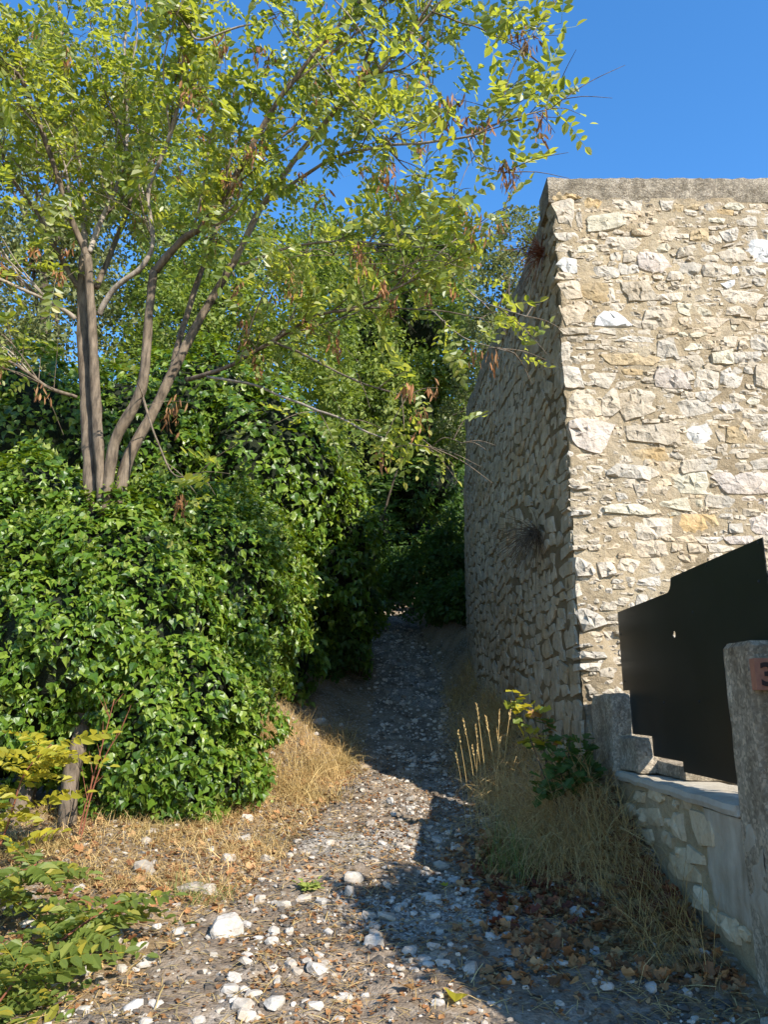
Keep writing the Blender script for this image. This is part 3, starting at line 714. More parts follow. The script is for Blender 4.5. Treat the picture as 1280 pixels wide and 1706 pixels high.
# gate: one steel sheet cut to the steps
GX = 1.70
gate = empty('metal_gate', (GX, 4.5, 1.13)); go = np.array((GX, 4.5, 1.13))
tag(gate, 'black sheet metal gate with bottom edge cut round the steps', 'gate')
arc = [(4.52 + .075 * (1 - math.cos(a)), 2.145 + .075 * math.sin(a)) for a in np.linspace(math.pi / 2, 0, 6)]
prof = [(5.60, 1.59), (5.60, 2.145), (4.60, 2.145)] + [(4.60 - .08 * math.sin(a), 2.145 + .0 + .075 * (1 - math.cos(a))) for a in np.linspace(.2, math.pi / 2, 6)] + [(4.50, 2.225), (3.375, 2.225), (3.375, 1.6), (3.72, 1.6), (3.72, 1.125), (4.58, 1.125), (4.58, 1.18), (5.07, 1.18), (5.07, 1.30), (5.46, 1.30), (5.46, 1.59)]
hole_c = at_x(1124, 1057, GX)
hole = [(hole_c[1] + .020 * math.cos(a), hole_c[2] + .020 * math.sin(a)) for a in np.linspace(0, 2 * math.pi, 16, endpoint=False)]
pv = [Vector(p) for p in prof] + [Vector(p) for p in hole]
npf, nh = len(prof), len(hole)
vo, eo, fo, *_ = delaunay_2d_cdt(pv, [(i, (i + 1) % npf) for i in range(npf)] + [(npf + i, npf + (i + 1) % nh) for i in range(nh)], [], 0, 1e-6)
def inside(p, poly):
    c = False
    for i in range(len(poly)):
        a, b_ = poly[i], poly[i - 1]
        if (a[1] > p[1]) != (b_[1] > p[1]) and p[0] < (b_[0] - a[0]) * (p[1] - a[1]) / (b_[1] - a[1]) + a[0]: c = not c
    return c
tris = []
for f in fo:
    c_ = (sum(vo[i].x for i in f) / 3, sum(vo[i].y for i in f) / 3)
    if inside(c_, prof) and not inside(c_, hole): tris.append(tuple(f))
gg = Geo(); T = .004; nv_ = len(vo)
vs = [(GX, p.x, p.y) for p in vo] + [(GX + T, p.x, p.y) for p in vo]
fs = [f[::-1] for f in tris] + [tuple(i + nv_ for i in f) for f in tris]
edges = {}
for f in tris:
    for a, b_ in zip(f, f[1:] + f[:1]): edges[(a, b_)] = 1
for a, b_ in edges:
    if (b_, a) not in edges: fs.append((a, b_, b_ + nv_, a + nv_))
gg.add(vs, fs)
link('panel', gg.mesh('panel', M['gate'], origin=go), gate)
gg = Geo()
for (y0, y1, z0, z1) in ((3.42, 5.55, 2.04, 2.08), (3.80, 5.0, 1.34, 1.38)):
    box(gg, GX + T + .001, GX + .04, y0, y1, z0, z1)
link('frame_rail', gg.mesh('frame_rail', M['gate'], origin=go), gate)
for (px, py) in ((1035, 1057), (1042, 1135), (1178, 942), (1264, 904), (1265, 969), (1084, 1171), (1107, 1171), (1166, 1169), (1155, 1020)):
    p = at_x(px, py, GX); gg = Geo()
    vs = [(GX - .004 + (.0 if k else -.0), p[1], p[2]) for k in (0,)] + [(GX - .003, p[1] + .007 * math.cos(a), p[2] + .007 * math.sin(a)) for a in np.linspace(0, 2 * math.pi, 8, endpoint=False)] + [(GX + .002, p[1] + .009 * math.cos(a), p[2] + .009 * math.sin(a)) for a in np.linspace(0, 2 * math.pi, 8, endpoint=False)]
    fs = [(0, 1 + (i + 1) % 8, 1 + i) for i in range(8)] + [(1 + i, 1 + (i + 1) % 8, 9 + (i + 1) % 8, 9 + i) for i in range(8)]
    gg.add(vs, fs); link('bolt', gg.mesh('bolt', M['bolt'], origin=go), gate)

# pillar with the house number
pil = empty('gate_pillar', (1.75, 3.55, .25)); po = np.array((1.75, 3.55, .25))
tag(pil, 'weathered concrete gate pillar carrying a terracotta number plaque', 'pillar', kind='thing')
vs, fs = rough_block(1.585, 2.02, 3.385, 3.66, .15, 1.77, .022, .0045, 21, .012)
gg = Geo(); gg.add(vs, fs)
link('shaft', gg.mesh('shaft', M['pillar'], False, origin=po), pil)
PY = 3.368
gg = Geo(); box(gg, 1.588, 1.77, PY - .014, PY + .03, 1.556, 1.69, .001)
pq = link('number_plaque', gg.mesh('number_plaque', M['plaque'], origin=po), pil)
fc = bpy.data.curves.new('numeral', 'FONT'); fc.body = '3'; fc.size = .135; fc.extrude = .003; fc.offset = .0035
tmp = bpy.data.objects.new('numeral_curve', fc); C.objects.link(tmp)
bpy.context.view_layer.update()
me = bpy.data.meshes.new_from_object(tmp.evaluated_get(bpy.context.evaluated_depsgraph_get()))
bpy.data.objects.remove(tmp)
me.materials.clear(); me.materials.append(M['numeral'])
nu = link('numeral', me, pq); nu.location = np.array((1.606, PY - .017, 1.576)) - po; nu.rotation_euler = (math.radians(90), 0, 0)
# door slab at the foot of the pillar
gg = Geo(); zb = float(gh(1.6, 3.2)); gg.add(*rough_block(1.42, 2.3, 2.75, 3.36, zb - .12, zb + .06, .06, .02, 33, .02))
sl_ = link('door_slab', gg.mesh('door_slab', M['cap'], False, origin=(1.6, 3.1, zb)), None, (1.6, 3.1, zb))
tag(sl_, 'worn grey stone slab at the foot of the gate pillar', 'slab', kind='thing')

# ------------------------------------------------------------------ leaves and branches
def leaflet(L, W, fold=.18, droop=.1):
    """one folded leaflet, base at the origin, pointing along +y"""
    return [(0, 0, 0), (-W / 2, L * .35, fold * W), (-W * .42, L * .72, fold * W - droop * L * .5), (0, L, -droop * L), (W * .42, L * .72, fold * W - droop * L * .5), (W / 2, L * .35, fold * W)], [(0, 3, 2, 1), (0, 5, 4, 3)]
def compound(pairs, L, ll, lw, droop, seed):
    r = random.Random(seed); vs = []; fs = []
    def put(v, f, o, ang, roll):
        b = len(vs); ca, sa = math.cos(ang), math.sin(ang); cr, sr = math.cos(roll), math.sin(roll)
        for x, y, z in v:
            x, z = x * cr + z * sr, -x * sr + z * cr
            vs.append((o[0] + x * ca - y * sa, o[1] + x * sa + y * ca, o[2] + z))
        fs.extend([tuple(i + b for i in q_) for q_ in f])
    def rach(t): return (0, L * t, -droop * L * t * t)
    for i in range(pairs):
        t = .2 + .8 * i / pairs
        o = rach(t)
        for s in (-1, 1):
            k = r.uniform(.65, 1.15) * (.8 + .4 * math.sin(math.pi * (i + 1) / (pairs + 1)))
            v, f = leaflet(ll * k, lw * k, r.uniform(.05, .3), r.uniform(.0, .35))
            put(v, f, o, -s * r.uniform(.85, 1.5), r.uniform(-.9, .9))
    v, f = leaflet(ll, lw, .15, .2); put(v, f, rach(1), r.uniform(-.2, .2), 0)
    b = len(vs); pts = [rach(t) for t in (0, .5, 1)]
    for p in pts: vs.extend([(p[0] - .0012, p[1], p[2]), (p[0] + .0012, p[1], p[2])])
    fs.extend([(b, b + 1, b + 3, b + 2), (b + 2, b + 3, b + 5, b + 4)])
    return vs, fs
ROB = [compound(R.choice((4, 5, 5, 6)), R.uniform(.20, .28), .058, .034, R.uniform(.1, .7), 50 + i) for i in range(10)]
def smooth_line(pts, k=6):
    P_ = np.array(pts, float); n = len(P_); out_ = []
    for i in range(n - 1):
        p0, p1, p2, p3 = P_[max(i - 1, 0)], P_[i], P_[i + 1], P_[min(i + 2, n - 1)]
        for j in range(k):
            t = j / k
            out_.append(.5 * ((2 * p1) + (-p0 + p2) * t + (2 * p0 - 5 * p1 + 4 * p2 - p3) * t * t + (-p0 + 3 * p1 - 3 * p2 + p3) * t ** 3))
    out_.append(P_[-1]); return np.array(out_)
def tube(g, pts, rad, sides=8, rough=.06, seed=0):
    pts = np.asarray(pts, float); n = len(pts)
    rad = np.interp(np.linspace(0, 1, n), np.linspace(0, 1, len(rad)), rad)
    tan = norm(np.gradient(pts, axis=0))
    ref = np.array((0.3, 1., .2)); b0 = len(g.v); vs = []; fs = []
    for i in range(n):
        a = norm(np.cross(tan[i], ref)); b_ = np.cross(tan[i], a)
        for k in range(sides):
            th = 2 * math.pi * k / sides
            rr = rad[i] * (1 + rough * noise.noise(Vector((pts[i][0] * 6 + math.cos(th) * 2, pts[i][2] * 6, math.sin(th) * 2 + seed))) * 2)
            vs.append(pts[i] + (a * math.cos(th) + b_ * math.sin(th)) * rr)
    for i in range(n - 1):
        for k in range(sides):
            k2 = (k + 1) % sides
            fs.append((i * sides + k, i * sides + k2, (i + 1) * sides + k2, (i + 1) * sides + k))
    fs.append(tuple(range(sides))[::-1]); fs.append(tuple((n - 1) * sides + k for k in range(sides)))
    g.add(vs, fs)

# ------------------------------------------------------------------ the robinia
rob = empty('robinia_tree', tuple(at_y(120, 1430, 5.75)))
rb = at_y(120, 1430, 5.75)
tag(rob, 'multi-stemmed robinia rising out of the ivy with pale green compound leaves', 'tree')
# branches traced on the photograph: px, py, distance, radius
BR = {
 'trunk': [[(108, 1440, 5.8, .085), (118, 1300, 5.85, .078), (140, 1180, 6.0, .076), (152, 1000, 6.1, .075), (152, 840, 6.1, .074), (146, 700, 6.1, .072), (138, 560, 6.15, .064), (138, 430, 6.2, .055)],
           [(172, 860, 6.05, .055), (165, 760, 6.0, .052), (158, 640, 6.0, .050), (152, 520, 6.0, .046), (145, 425, 6.0, .042)],
           [(175, 860, 6.05, .06), (190, 740, 5.98, .058), (235, 650, 5.9, .056), (246, 540, 5.85, .044), (255, 452, 5.8, .04)],
           [(192, 860, 6.1, .066), (213, 765, 6.15, .062), (248, 700, 6.2, .056), (300, 595, 6.2, .05), (342, 515, 6.2, .046), (388, 440, 6.15, .04)]],
 'limb': [[(145, 430, 6.0, .036), (120, 370, 5.95, .032), (95, 290, 5.8, .028), (60, 190, 5.6, .024), (28, 125, 5.4, .02), (-20, 70, 5.2, .016)],
          [(148, 420, 6.0, .03), (162, 375, 6.1, .027), (200, 290, 6.2, .024), (210, 200, 6.3, .02), (205, 90, 6.35, .015), (215, 0, 6.4, .01)],
          [(160, 480, 6.3, .032), (188, 410, 6.5, .028), (218, 330, 6.6, .024), (235, 240, 6.6, .02), (260, 130, 6.6, .014), (270, 20, 6.6, .01)],
          [(165, 525, 6.1, .03), (190, 480, 6.0, .027), (235, 445, 5.9, .024), (255, 400, 5.85, .022), (245, 320, 5.8, .021), (280, 240, 5.7, .02), (303, 130, 5.5, .018), (300, 50, 5.4, .014), (292, -30, 5.3, .012)],
          [(132, 480, 6.2, .03), (100, 430, 6.2, .026), (60, 355, 6.1, .022), (20, 300, 6.0, .019), (-30, 250, 6.0, .016)],
          [(125, 532, 6.15, .024), (95, 510, 6.1, .02), (50, 487, 6.0, .018), (-20, 460, 5.9, .015)],
          [(128, 662, 6.1, .018), (80, 648, 6.0, .016), (45, 620, 5.9, .014), (-15, 585, 5.8, .012)],
          [(140, 430, 6.2, .034), (137, 330, 6.3, .03), (122, 200, 6.4, .024), (105, 100, 6.5, .02), (95, -20, 6.5, .015)],
          [(255, 452, 5.8, .038), (300, 400, 5.7, .034), (345, 370, 5.6, .032), (400, 280, 5.4, .028), (452, 185, 5.2, .024), (520, 95, 5.0, .018), (600, 0, 4.9, .012)],
          [(388, 440, 6.15, .036), (440, 340, 6.0, .03), (520, 232, 5.7, .025), (600, 140, 5.3, .021), (650, 100, 5.1, .017), (720, 20, 4.9, .012), (760, -30, 4.8, .01)],
          [(285, 620, 6.2, .036), (305, 545, 6.3, .032), (345, 420, 6.4, .027), (385, 330, 6.5, .024), (420, 270, 6.5, .02), (500, 200, 6.4, .014), (560, 120, 6.4, .01)],
          [(440, 340, 6.0, .018), (500, 300, 5.8, .016), (560, 265, 5.5, .014), (640, 243, 5.1, .012), (700, 238, 4.8, .011), (780, 228, 4.6, .009), (830, 205, 4.5, .007), (915, 180, 4.4, .004)],
          [(310, 632, 6.2, .026), (350, 622, 6.0, .022), (400, 600, 5.8, .019), (455, 568, 5.6, .016), (530, 525, 5.4, .013), (600, 510, 5.2, .011), (680, 470, 5.0, .008), (740, 445, 4.9, .005)],
          [(345, 628, 6.0, .014), (420, 640, 5.8, .012), (480, 665, 5.6, .011), (560, 695, 5.3, .009), (640, 730, 5.1, .006), (720, 745, 5.0, .004)],
          [(455, 568, 5.6, .012), (520, 600, 5.3, .010), (600, 635, 5.0, .008), (680, 660, 4.8, .005)],
          [(400, 440, 6.1, .016), (470, 415, 5.9, .013), (540, 402, 5.7, .011), (650, 405, 5.4, .009), (700, 412, 5.2, .006), (750, 425, 5.1, .004)],
          [(560, 520, 5.3, .010), (640, 512, 5.1, .008), (720, 518, 4.9, .006), (800, 530, 4.7, .004)],
          [(310, 30, 5.4, .012), (330, 66, 5.2, .011), (400, 45, 5.0, .009), (460, 30, 4.8, .006)],
          [(600, 140, 5.3, .014), (610, 95, 5.2, .012), (625, 55, 5.1, .009), (640, 0, 5.0, .006)],
          [(325, 370, 5.6, .012), (340, 300, 5.5, .010), (350, 220, 5.3, .007), (365, 150, 5.2, .005)],
          [(20, 300, 6.0, .012), (-10, 200, 5.8, .010), (10, 110, 5.6, .008)],
          [(830, 205, 4.5, .006), (850, 130, 4.3, .005), (880, 70, 4.2, .004), (925, 5, 4.1, .003)],
          [(720, 20, 4.9, .008), (790, 45, 4.6, .006), (850, 75, 4.4, .004), (905, 110, 4.3, .003)],
          [(780, 228, 4.6, .006), (800, 275, 4.5, .005), (840, 290, 4.4, .003)],
          [(640, 243, 5.1, .007), (690, 290, 5.0, .005), (730, 300, 4.9, .003)],
          [(680, 470, 5.0, .006), (760, 400, 4.9, .005), (840, 350, 4.8, .003)],
          [(235, 650, 5.9, .012), (265, 740, 5.7, .009), (290, 790, 5.6, .006), (330, 790, 5.5, .004)],
          [(740, 445, 4.9, .005), (800, 500, 4.7, .005), (880, 525, 4.5, .003)],
          [(720, 745, 5.0, .004), (740, 730, 4.9, .004), (770, 738, 4.8, .003)],
          [(720, 518, 4.9, .005), (770, 560, 4.7, .004), (860, 590, 4.5, .003)]],
}
lines = []
for nm in ('trunk', 'limb'):
    for bi, br in enumerate(BR[nm]):
        p = smooth_line([at_y(a, b_, c_) for a, b_, c_, r_ in br], 6)
        if nm == 'limb':
            for i in range(1, len(p)): p[i] += np.array([.02 * noise.noise(Vector((p[i][k] * 5, bi * 3.3, k * 7.1))) for k in range(3)])
        gg = Geo(); tube(gg, p, [a[3] * (.78 if nm == 'trunk' else .86) for a in br], 12 if nm == 'trunk' else 8, .16, bi)
        link(nm, gg.mesh(nm, M['bark'] if bi % 2 == 0 or nm == 'trunk' else M['greybark'], True, origin=rb), rob)
        if nm == 'limb': lines.append((p, np.array([a[3] for a in br])))
# thinner side branches growing off the limbs
for li in range(len(lines)):
    p, r_ = lines[li]
    if r_[0] < .015: continue
    for k in range(6):
        i = int(R.uniform(.25, .85) * (len(p) - 1)); tan = norm(p[min(i + 1, len(p) - 1)] - p[i - 1])
        d = norm(tan * .8 + np.array((R.gauss(0, .5), R.gauss(0, .35), R.uniform(.0, .7)))); L = R.uniform(.5, 1.1)
        l_ = smooth_line([p[i], p[i] + d * L * .5 + np.array((R.gauss(0, .05), 0, R.gauss(.02, .04))), p[i] + d * L + np.array((R.gauss(0, .1), 0, R.uniform(0, .15)))], 6)
        gg = Geo(); rr = max(.005, float(np.interp(i, np.arange(len(p)), np.interp(np.linspace(0, 1, len(p)), np.linspace(0, 1, len(r_)), r_))) * .5)
        tube(gg, l_, [rr, .0025], 6, .12, k); link('branch', gg.mesh('branch', M['bark'] if k % 2 else M['greybark'], True, origin=rb), rob)
        lines.append((l_, np.array([.008, .003])))
# twigs and leaves
twigs = Geo(); leafP, leafY, leafZ, podP = [], [], [], []
for li, (p, r_) in enumerate(lines):
    n = len(p); ln = np.linalg.norm(np.diff(p, axis=0), axis=1).sum()
    thin = r_[0] < .013
    cnt = int(ln * (5.6 if thin else 4.2)) + 2
    for k in range(cnt):
        t = R.uniform(.0 if thin else .25, 1.0) if k > 1 else 1.0
        i = min(n - 1, int(t * (n - 1)))
        tan = norm(p[min(i + 1, n - 1)] - p[max(i - 1, 0)])
        d = norm(tan * R.uniform(.2, 1) + np.array((R.gauss(0, .7), R.gauss(0, .7), R.gauss(.12, .5))))
        L = R.uniform(.16, .5) if thin else R.uniform(.2, .65)
        mid = p[i] + d * L * .5 + np.array((0, 0, .02)); end = p[i] + d * L + np.array((0, 0, -.04 * L))
        q_ = smooth_line([p[i], mid, end], 3)
        tube(twigs, q_, [.0045, .0015], 4, 0, k)
        nl = int(L / .082)
        for j in range(nl):
            f = (j + R.random()) / nl
            if f < .15: continue
            o = q_[min(len(q_) - 1, int(f * (len(q_) - 1) + .5))]
            ang = R.uniform(0, 6.28)
            side = norm(np.cross(d, np.array((math.cos(ang), math.sin(ang), .3))))
            dd = norm(side * 1.0 + d * R.uniform(.2, .9) + np.array((0, 0, R.uniform(-.5, .25))))
            leafP.append(o); leafY.append(dd); leafZ.append(norm(np.array((R.gauss(.12, .45), R.gauss(-.15, .45), 1.0))))
        if R.random() < .16: podP.append(end)
leafP = np.array(leafP); leafY = np.array(leafY); leafZ = np.array(leafZ)
# keep the sky clear where the photograph shows it between the branches and the wall
px, py, zc = to_px(leafP)
lim = np.interp(py, [0, 120, 190, 300, 360, 420, 500, 600, 720, 900], [945, 930, 925, 860, 850, 800, 890, 880, 780, 700])
keep = px < lim
keep &= ~((px > 540) & (py < 340) & (rng.random(len(px)) < .25))
keep &= ~((px > 520) & (py > 250) & (py < 470) & (rng.random(len(px)) < .5))
keep &= ~((px > 480) & (py > 470) & (py < 690) & (rng.random(len(px)) < .25))
keep &= ~((px > 430) & (py > 765)) & ~((px > 440) & (px < 640) & (py > 620) & (rng.random(len(px)) < .5))
keep &= ~((px < 330) & (py > 200) & (py < 480) & (rng.random(len(px)) < .35))
keep &= ~((px < 420) & (py > 470) & (py < 800) & (rng.random(len(px)) < .75))
leafP, leafY, leafZ, zc, px, py = leafP[keep], leafY[keep], leafZ[keep], zc[keep], px[keep], py[keep]
tw = link('twigs', twigs.mesh('twigs', M['bark'], origin=rb), rob); tw['kind'] = 'stuff'
B = basis_from(leafY, leafZ) * (rng.uniform(.8, 1.45, len(leafP)) * np.where((px > 420) & (py > 380), .85, 1.0))[:, None, None]
infr = (px > 0) & (px < 1280) & (py > 0) & (py < 1706)
order = np.argsort(np.where(infr, zc, 99))
var = rng.integers(0, len(ROB), len(leafP))
single = order[:290]
robme = [mesh_np('robinia_leaf', np.array(v), [i for f in fs for i in f], [len(f) for f in fs], M['robinia']) for v, fs in ROB]
from mathutils import Matrix
for i in single:
    o = link('leaf', robme[var[i]], rob)
    mt = np.eye(4); mt[:3, :3] = B[i]; mt[:3, 3] = leafP[i] - rb
    o.matrix_local = Matrix(mt.tolist())
restm = np.ones(len(leafP), bool); restm[single] = False
pr = []
for k, (v, fs) in enumerate(ROB):
    s = restm & (var == k)
    if s.any(): pr.append(scatter(v, fs, B[s], leafP[s] - rb))
fo_ = link('foliage', mesh_np('foliage', *merge(pr), M['robinia']), rob); fo_['kind'] = 'stuff'
print('robinia leaves', len(leafP))
# dry seed pods hanging in bunches
pods_px = [(395, 480, 5.7), (405, 530, 5.6), (410, 560, 5.6), (430, 600, 5.6), (280, 690, 5.8), (290, 670, 5.8), (460, 490, 5.8), (500, 290, 5.7), (580, 250, 5.5), (540, 320, 5.5), (850, 285, 4.4), (845, 270, 4.4), (790, 200, 4.6), (770, 195, 4.6), (900, 190, 4.4), (905, 210, 4.4), (690, 140, 5.0), (700, 60, 5.0), (590, 30, 5.0), (870, 50, 4.3), (880, 70, 4.3), (640, 290, 5.0), (700, 110, 4.9), (740, 160, 4.8), (600, 190, 5.3), (540, 20, 5.0), (800, 380, 4.8), (830, 360, 4.8), (780, 420, 4.9), (790, 580, 4.8), (700, 690, 5.0), (720, 640, 5.0), (560, 560, 5.3), (620, 430, 5.4), (300, 290, 5.6), (60, 415, 6), (110, 410, 6), (295, 820, 5.5), (300, 835, 5.5), (440, 240, 5.4), (350, 350, 5.5), (380, 290, 5.5), (660, 310, 5.0), (820, 590, 4.7)]
podP = [q_ for q_ in podP if to_px(q_)[0] < float(np.interp(to_px(q_)[1], [0, 190, 300, 420, 600, 900], [915, 905, 840, 800, 860, 700]))]
pp = [at_y(*a) for a in pods_px] + R.sample(podP, min(80, len(podP)))
pv_, pl_ = leaflet(.085, .017, .1, .05)
PB, PL = [], []
for c_ in pp:
    for k in range(R.randint(10, 20)):
        PL.append(np.array(c_) + np.array((R.gauss(0, .032), R.gauss(0, .035), R.gauss(-.03, .045))))
        PB.append(((R.gauss(0, .3), R.gauss(0, .3), -1), (R.gauss(0, 1), R.gauss(0, 1), .1)))
bb = basis_from(np.array([a for a, _ in PB]), np.array([z_ for _, z_ in PB])) * rng.uniform(.7, 1.2, len(PB))[:, None, None]
o = link('seed_pods', mesh_np('seed_pods', *scatter(pv_, pl_, bb, np.array(PL) - rb), M['pod']), rob); o['kind'] = 'stuff'

# ------------------------------------------------------------------ ivy
IVY_V = [(0, 0, 0), (-.40, .08, .05), (-.46, .34, .09), (-.20, .66, .05), (0, 1.08, -.16), (.20, .66, .05), (.46, .34, .09), (.40, .08, .05), (0, .34, -.02)]
IVY_F = [(0, 8, 2, 1), (8, 3, 2), (8, 4, 3), (0, 7, 6, 8), (8, 6, 5), (8, 5, 4)]
def lumps_sample(lumps, density, rng_, jitter=.10, face=None):
    """points on the outside of a union of ellipsoids, with outward normals"""
    P_, N_ = [], []
    L = [(np.array(c), np.array(r)) for c, r in lumps]
    for i, (c, r) in enumerate(L):
        area = 4 * math.pi * ((r[0] * r[1]) ** 1.6 + (r[0] * r[2]) ** 1.6 + (r[1] * r[2]) ** 1.6) ** (1 / 1.6) / 3 ** (1 / 1.6)
        n = int(area * density)
        d = norm(rng_.normal(size=(n, 3)))
        pts = c + d * r * (1 + rng_.normal(0, jitter, (n, 1)) * .8 + .10 * np.sin(d[:, :1] * 9 + d[:, 2:3] * 7) )
        nn = norm(d / r)
        ok = np.ones(n, bool)
        for j, (c2, r2) in enumerate(L):
            if j != i: ok &= (((pts - c2) / (r2 * .93)) ** 2).sum(1) > 1
        if face is not None: ok &= (nn * norm(np.array(face) - pts)).sum(1) > -.25
        P_.append(pts[ok]); N_.append(nn[ok])
    return np.concatenate(P_), np.concatenate(N_)
def core_mesh(lumps, k=.86, seed=0):
    g = Geo()
    for li, (c, r) in enumerate(lumps):
        nu_, nv2 = 20, 12; vs = []; fs = []
        for j in range(nv2 + 1):
            th = math.pi * j / nv2
            for i in range(nu_):
                ph = 2 * math.pi * i / nu_
                d = np.array((math.sin(th) * math.cos(ph), math.sin(th) * math.sin(ph), math.cos(th)))
                vs.append(np.array(c) + d * np.array(r) * (k + .10 * noise.noise(Vector(d * 3 + Vector((li, seed, 0))))))
        for j in range(nv2):
            for i in range(nu_):
                a, b_ = j * nu_ + i, j * nu_ + (i + 1) % nu_
                fs.append((a, a + nu_, b_ + nu_, b_))
        g.add(vs, fs)
    return g
def ivy_mass(name, label, lumps, density, size, mat, n_single, drop_below=True, mat2=None, share2=.0, cat='ivy'):
    base = np.array(lumps[0][0]); base[2] = float(gh(base[0], base[1]))
    e = empty(name, tuple(base)); tag(e, label, cat)
    P_, N_ = lumps_sample(lumps, density, rng, .06, (0, 0, EYE + 1))
    gz_ = gh(P_[:, 0], P_[:, 1]); k = P_[:, 2] > gz_ + .02
    P_, N_ = P_[k], N_[k]
    nz = np.array([noise.noise(Vector(p * 2.6)) + .6 * noise.noise(Vector(p * 6.5)) for p in P_])
    P_ = P_ + N_ * (nz * .17)[:, None]
    k = (nz > -.40) | (rng.random(len(nz)) < .35); P_, N_ = P_[k], N_[k]
    n = len(P_)
    up = np.array((0, 0, 1.))
    down = norm(N_ * .45 + np.array((0, 0, -1.)) * rng.uniform(.2, 1.0, (n, 1)) + rng.normal(0, .5, (n, 3)))
    zn = norm(N_ + up * .6 + rng.normal(0, .5, (n, 3)))
    y = norm(down - zn * (down * zn).sum(1)[:, None])
    Bs = basis_from(y, zn) * (size * np.clip(rng.lognormal(-.08, .3, n), .45, 1.7))[:, None, None]
    px, py, zc = to_px(P_)
    inf = (px > 0) & (px < 1280) & (py > 0) & (py < 1706) & ((N_ * norm(np.array((0, 0, EYE)) - P_)).sum(1) > .3)
    o_ = np.argsort(np.where(inf, zc / np.linalg.norm(Bs[:, :, 0], axis=1), 1e9))
    s_ = o_[:n_single]
    me_ = mesh_np('leaf', np.array(IVY_V), [i for f in IVY_F for i in f], [len(f) for f in IVY_F], mat)
    for i in s_:
        q_ = link('leaf', me_, e); mt = np.eye(4); mt[:3, :3] = Bs[i]; mt[:3, 3] = P_[i] - base
        q_.matrix_local = Matrix(mt.tolist())
    rm = np.ones(n, bool); rm[s_] = False
    q_ = link('foliage', mesh_np('foliage', *scatter(IVY_V, IVY_F, Bs[rm], P_[rm] - base), mat), e); q_['kind'] = 'stuff'
    link('dark_ivy_core', core_mesh(lumps, .84).mesh('dark_ivy_core', M['core'], True, origin=base), e)['kind'] = 'stuff'  # dark solid filler: shade in the leaf gaps put in as colour
    if mat2 and share2:
        m_ = rng.random(n) < share2
        k2 = int(m_.sum())
        b2 = basis_from(norm(N_[m_] + np.array((0, 0, .8)) + rng.normal(0, .4, (k2, 3))), norm(N_[m_] + rng.normal(0, .5, (k2, 3)))) * (size * rng.uniform(.35, .95, k2))[:, None, None]
        q_ = link('flower_buds', mesh_np('flower_buds', *scatter(IVY_V, IVY_F, b2, P_[m_] + N_[m_] * rng.uniform(.02, .10, (k2, 1)) - base), mat2), e); q_['kind'] = 'stuff'
    print(name, n)
    return e
def lump(px, py, Y, rx, ry, rz): return (tuple(at_y(px, py, Y)), (rx, ry, rz))
front_lumps = [lump(-20, 1080, 6.3, 1.1, .8, 1.2), lump(190, 1020, 6.3, .85, .7, .85), lump(100, 1060, 6.0, .7, .55, .62), lump(330, 970, 7.1, .78, .8, .82), lump(380, 1030, 7.6, .68, .8, .8), lump(270, 1170, 6.3, .62, .6, .72), lump(350, 1190, 6.9, .52, .55, .68), lump(310, 1300, 6.4, .5, .5, .42), lump(230, 1340, 6.35, .33, .4, .38), lump(400, 960, 8.2, .66, .9, .9), lump(250, 890, 6.9, .6, .6, .5), lump(40, 870, 6.6, .85, .7, .55), lump(150, 900, 6.4, .6, .5, .42)]
ivy_mass('ivy_bush', 'sunlit mass of glossy ivy hiding the foot of the robinia', front_lumps, 1500, .057, M['ivy'], 290, mat2=M['ivy_young'], share2=.09)
back_lumps = [lump(430, 800, 10.2, 1.15, 1.0, 1.35), lump(330, 720, 10.4, 1.2, 1.0, 1.2), lump(180, 770, 9.8, 1.4, 1.0, 1.25), lump(20, 760, 9.6, 1.6, 1.0, 1.4), lump(430, 960, 10.3, .85, .9, 1.2), lump(520, 900, 11.2, .95, 1.0, 1.5), lump(440, 1090, 10.3, .7, .8, .8), lump(550, 1000, 12.5, .8, 1.0, 1.4)]
ivy_mass('ivy_bank', 'taller bank of dark ivy behind the robinia beside the track', back_lumps, 420, .088, M['ivy'], 200)

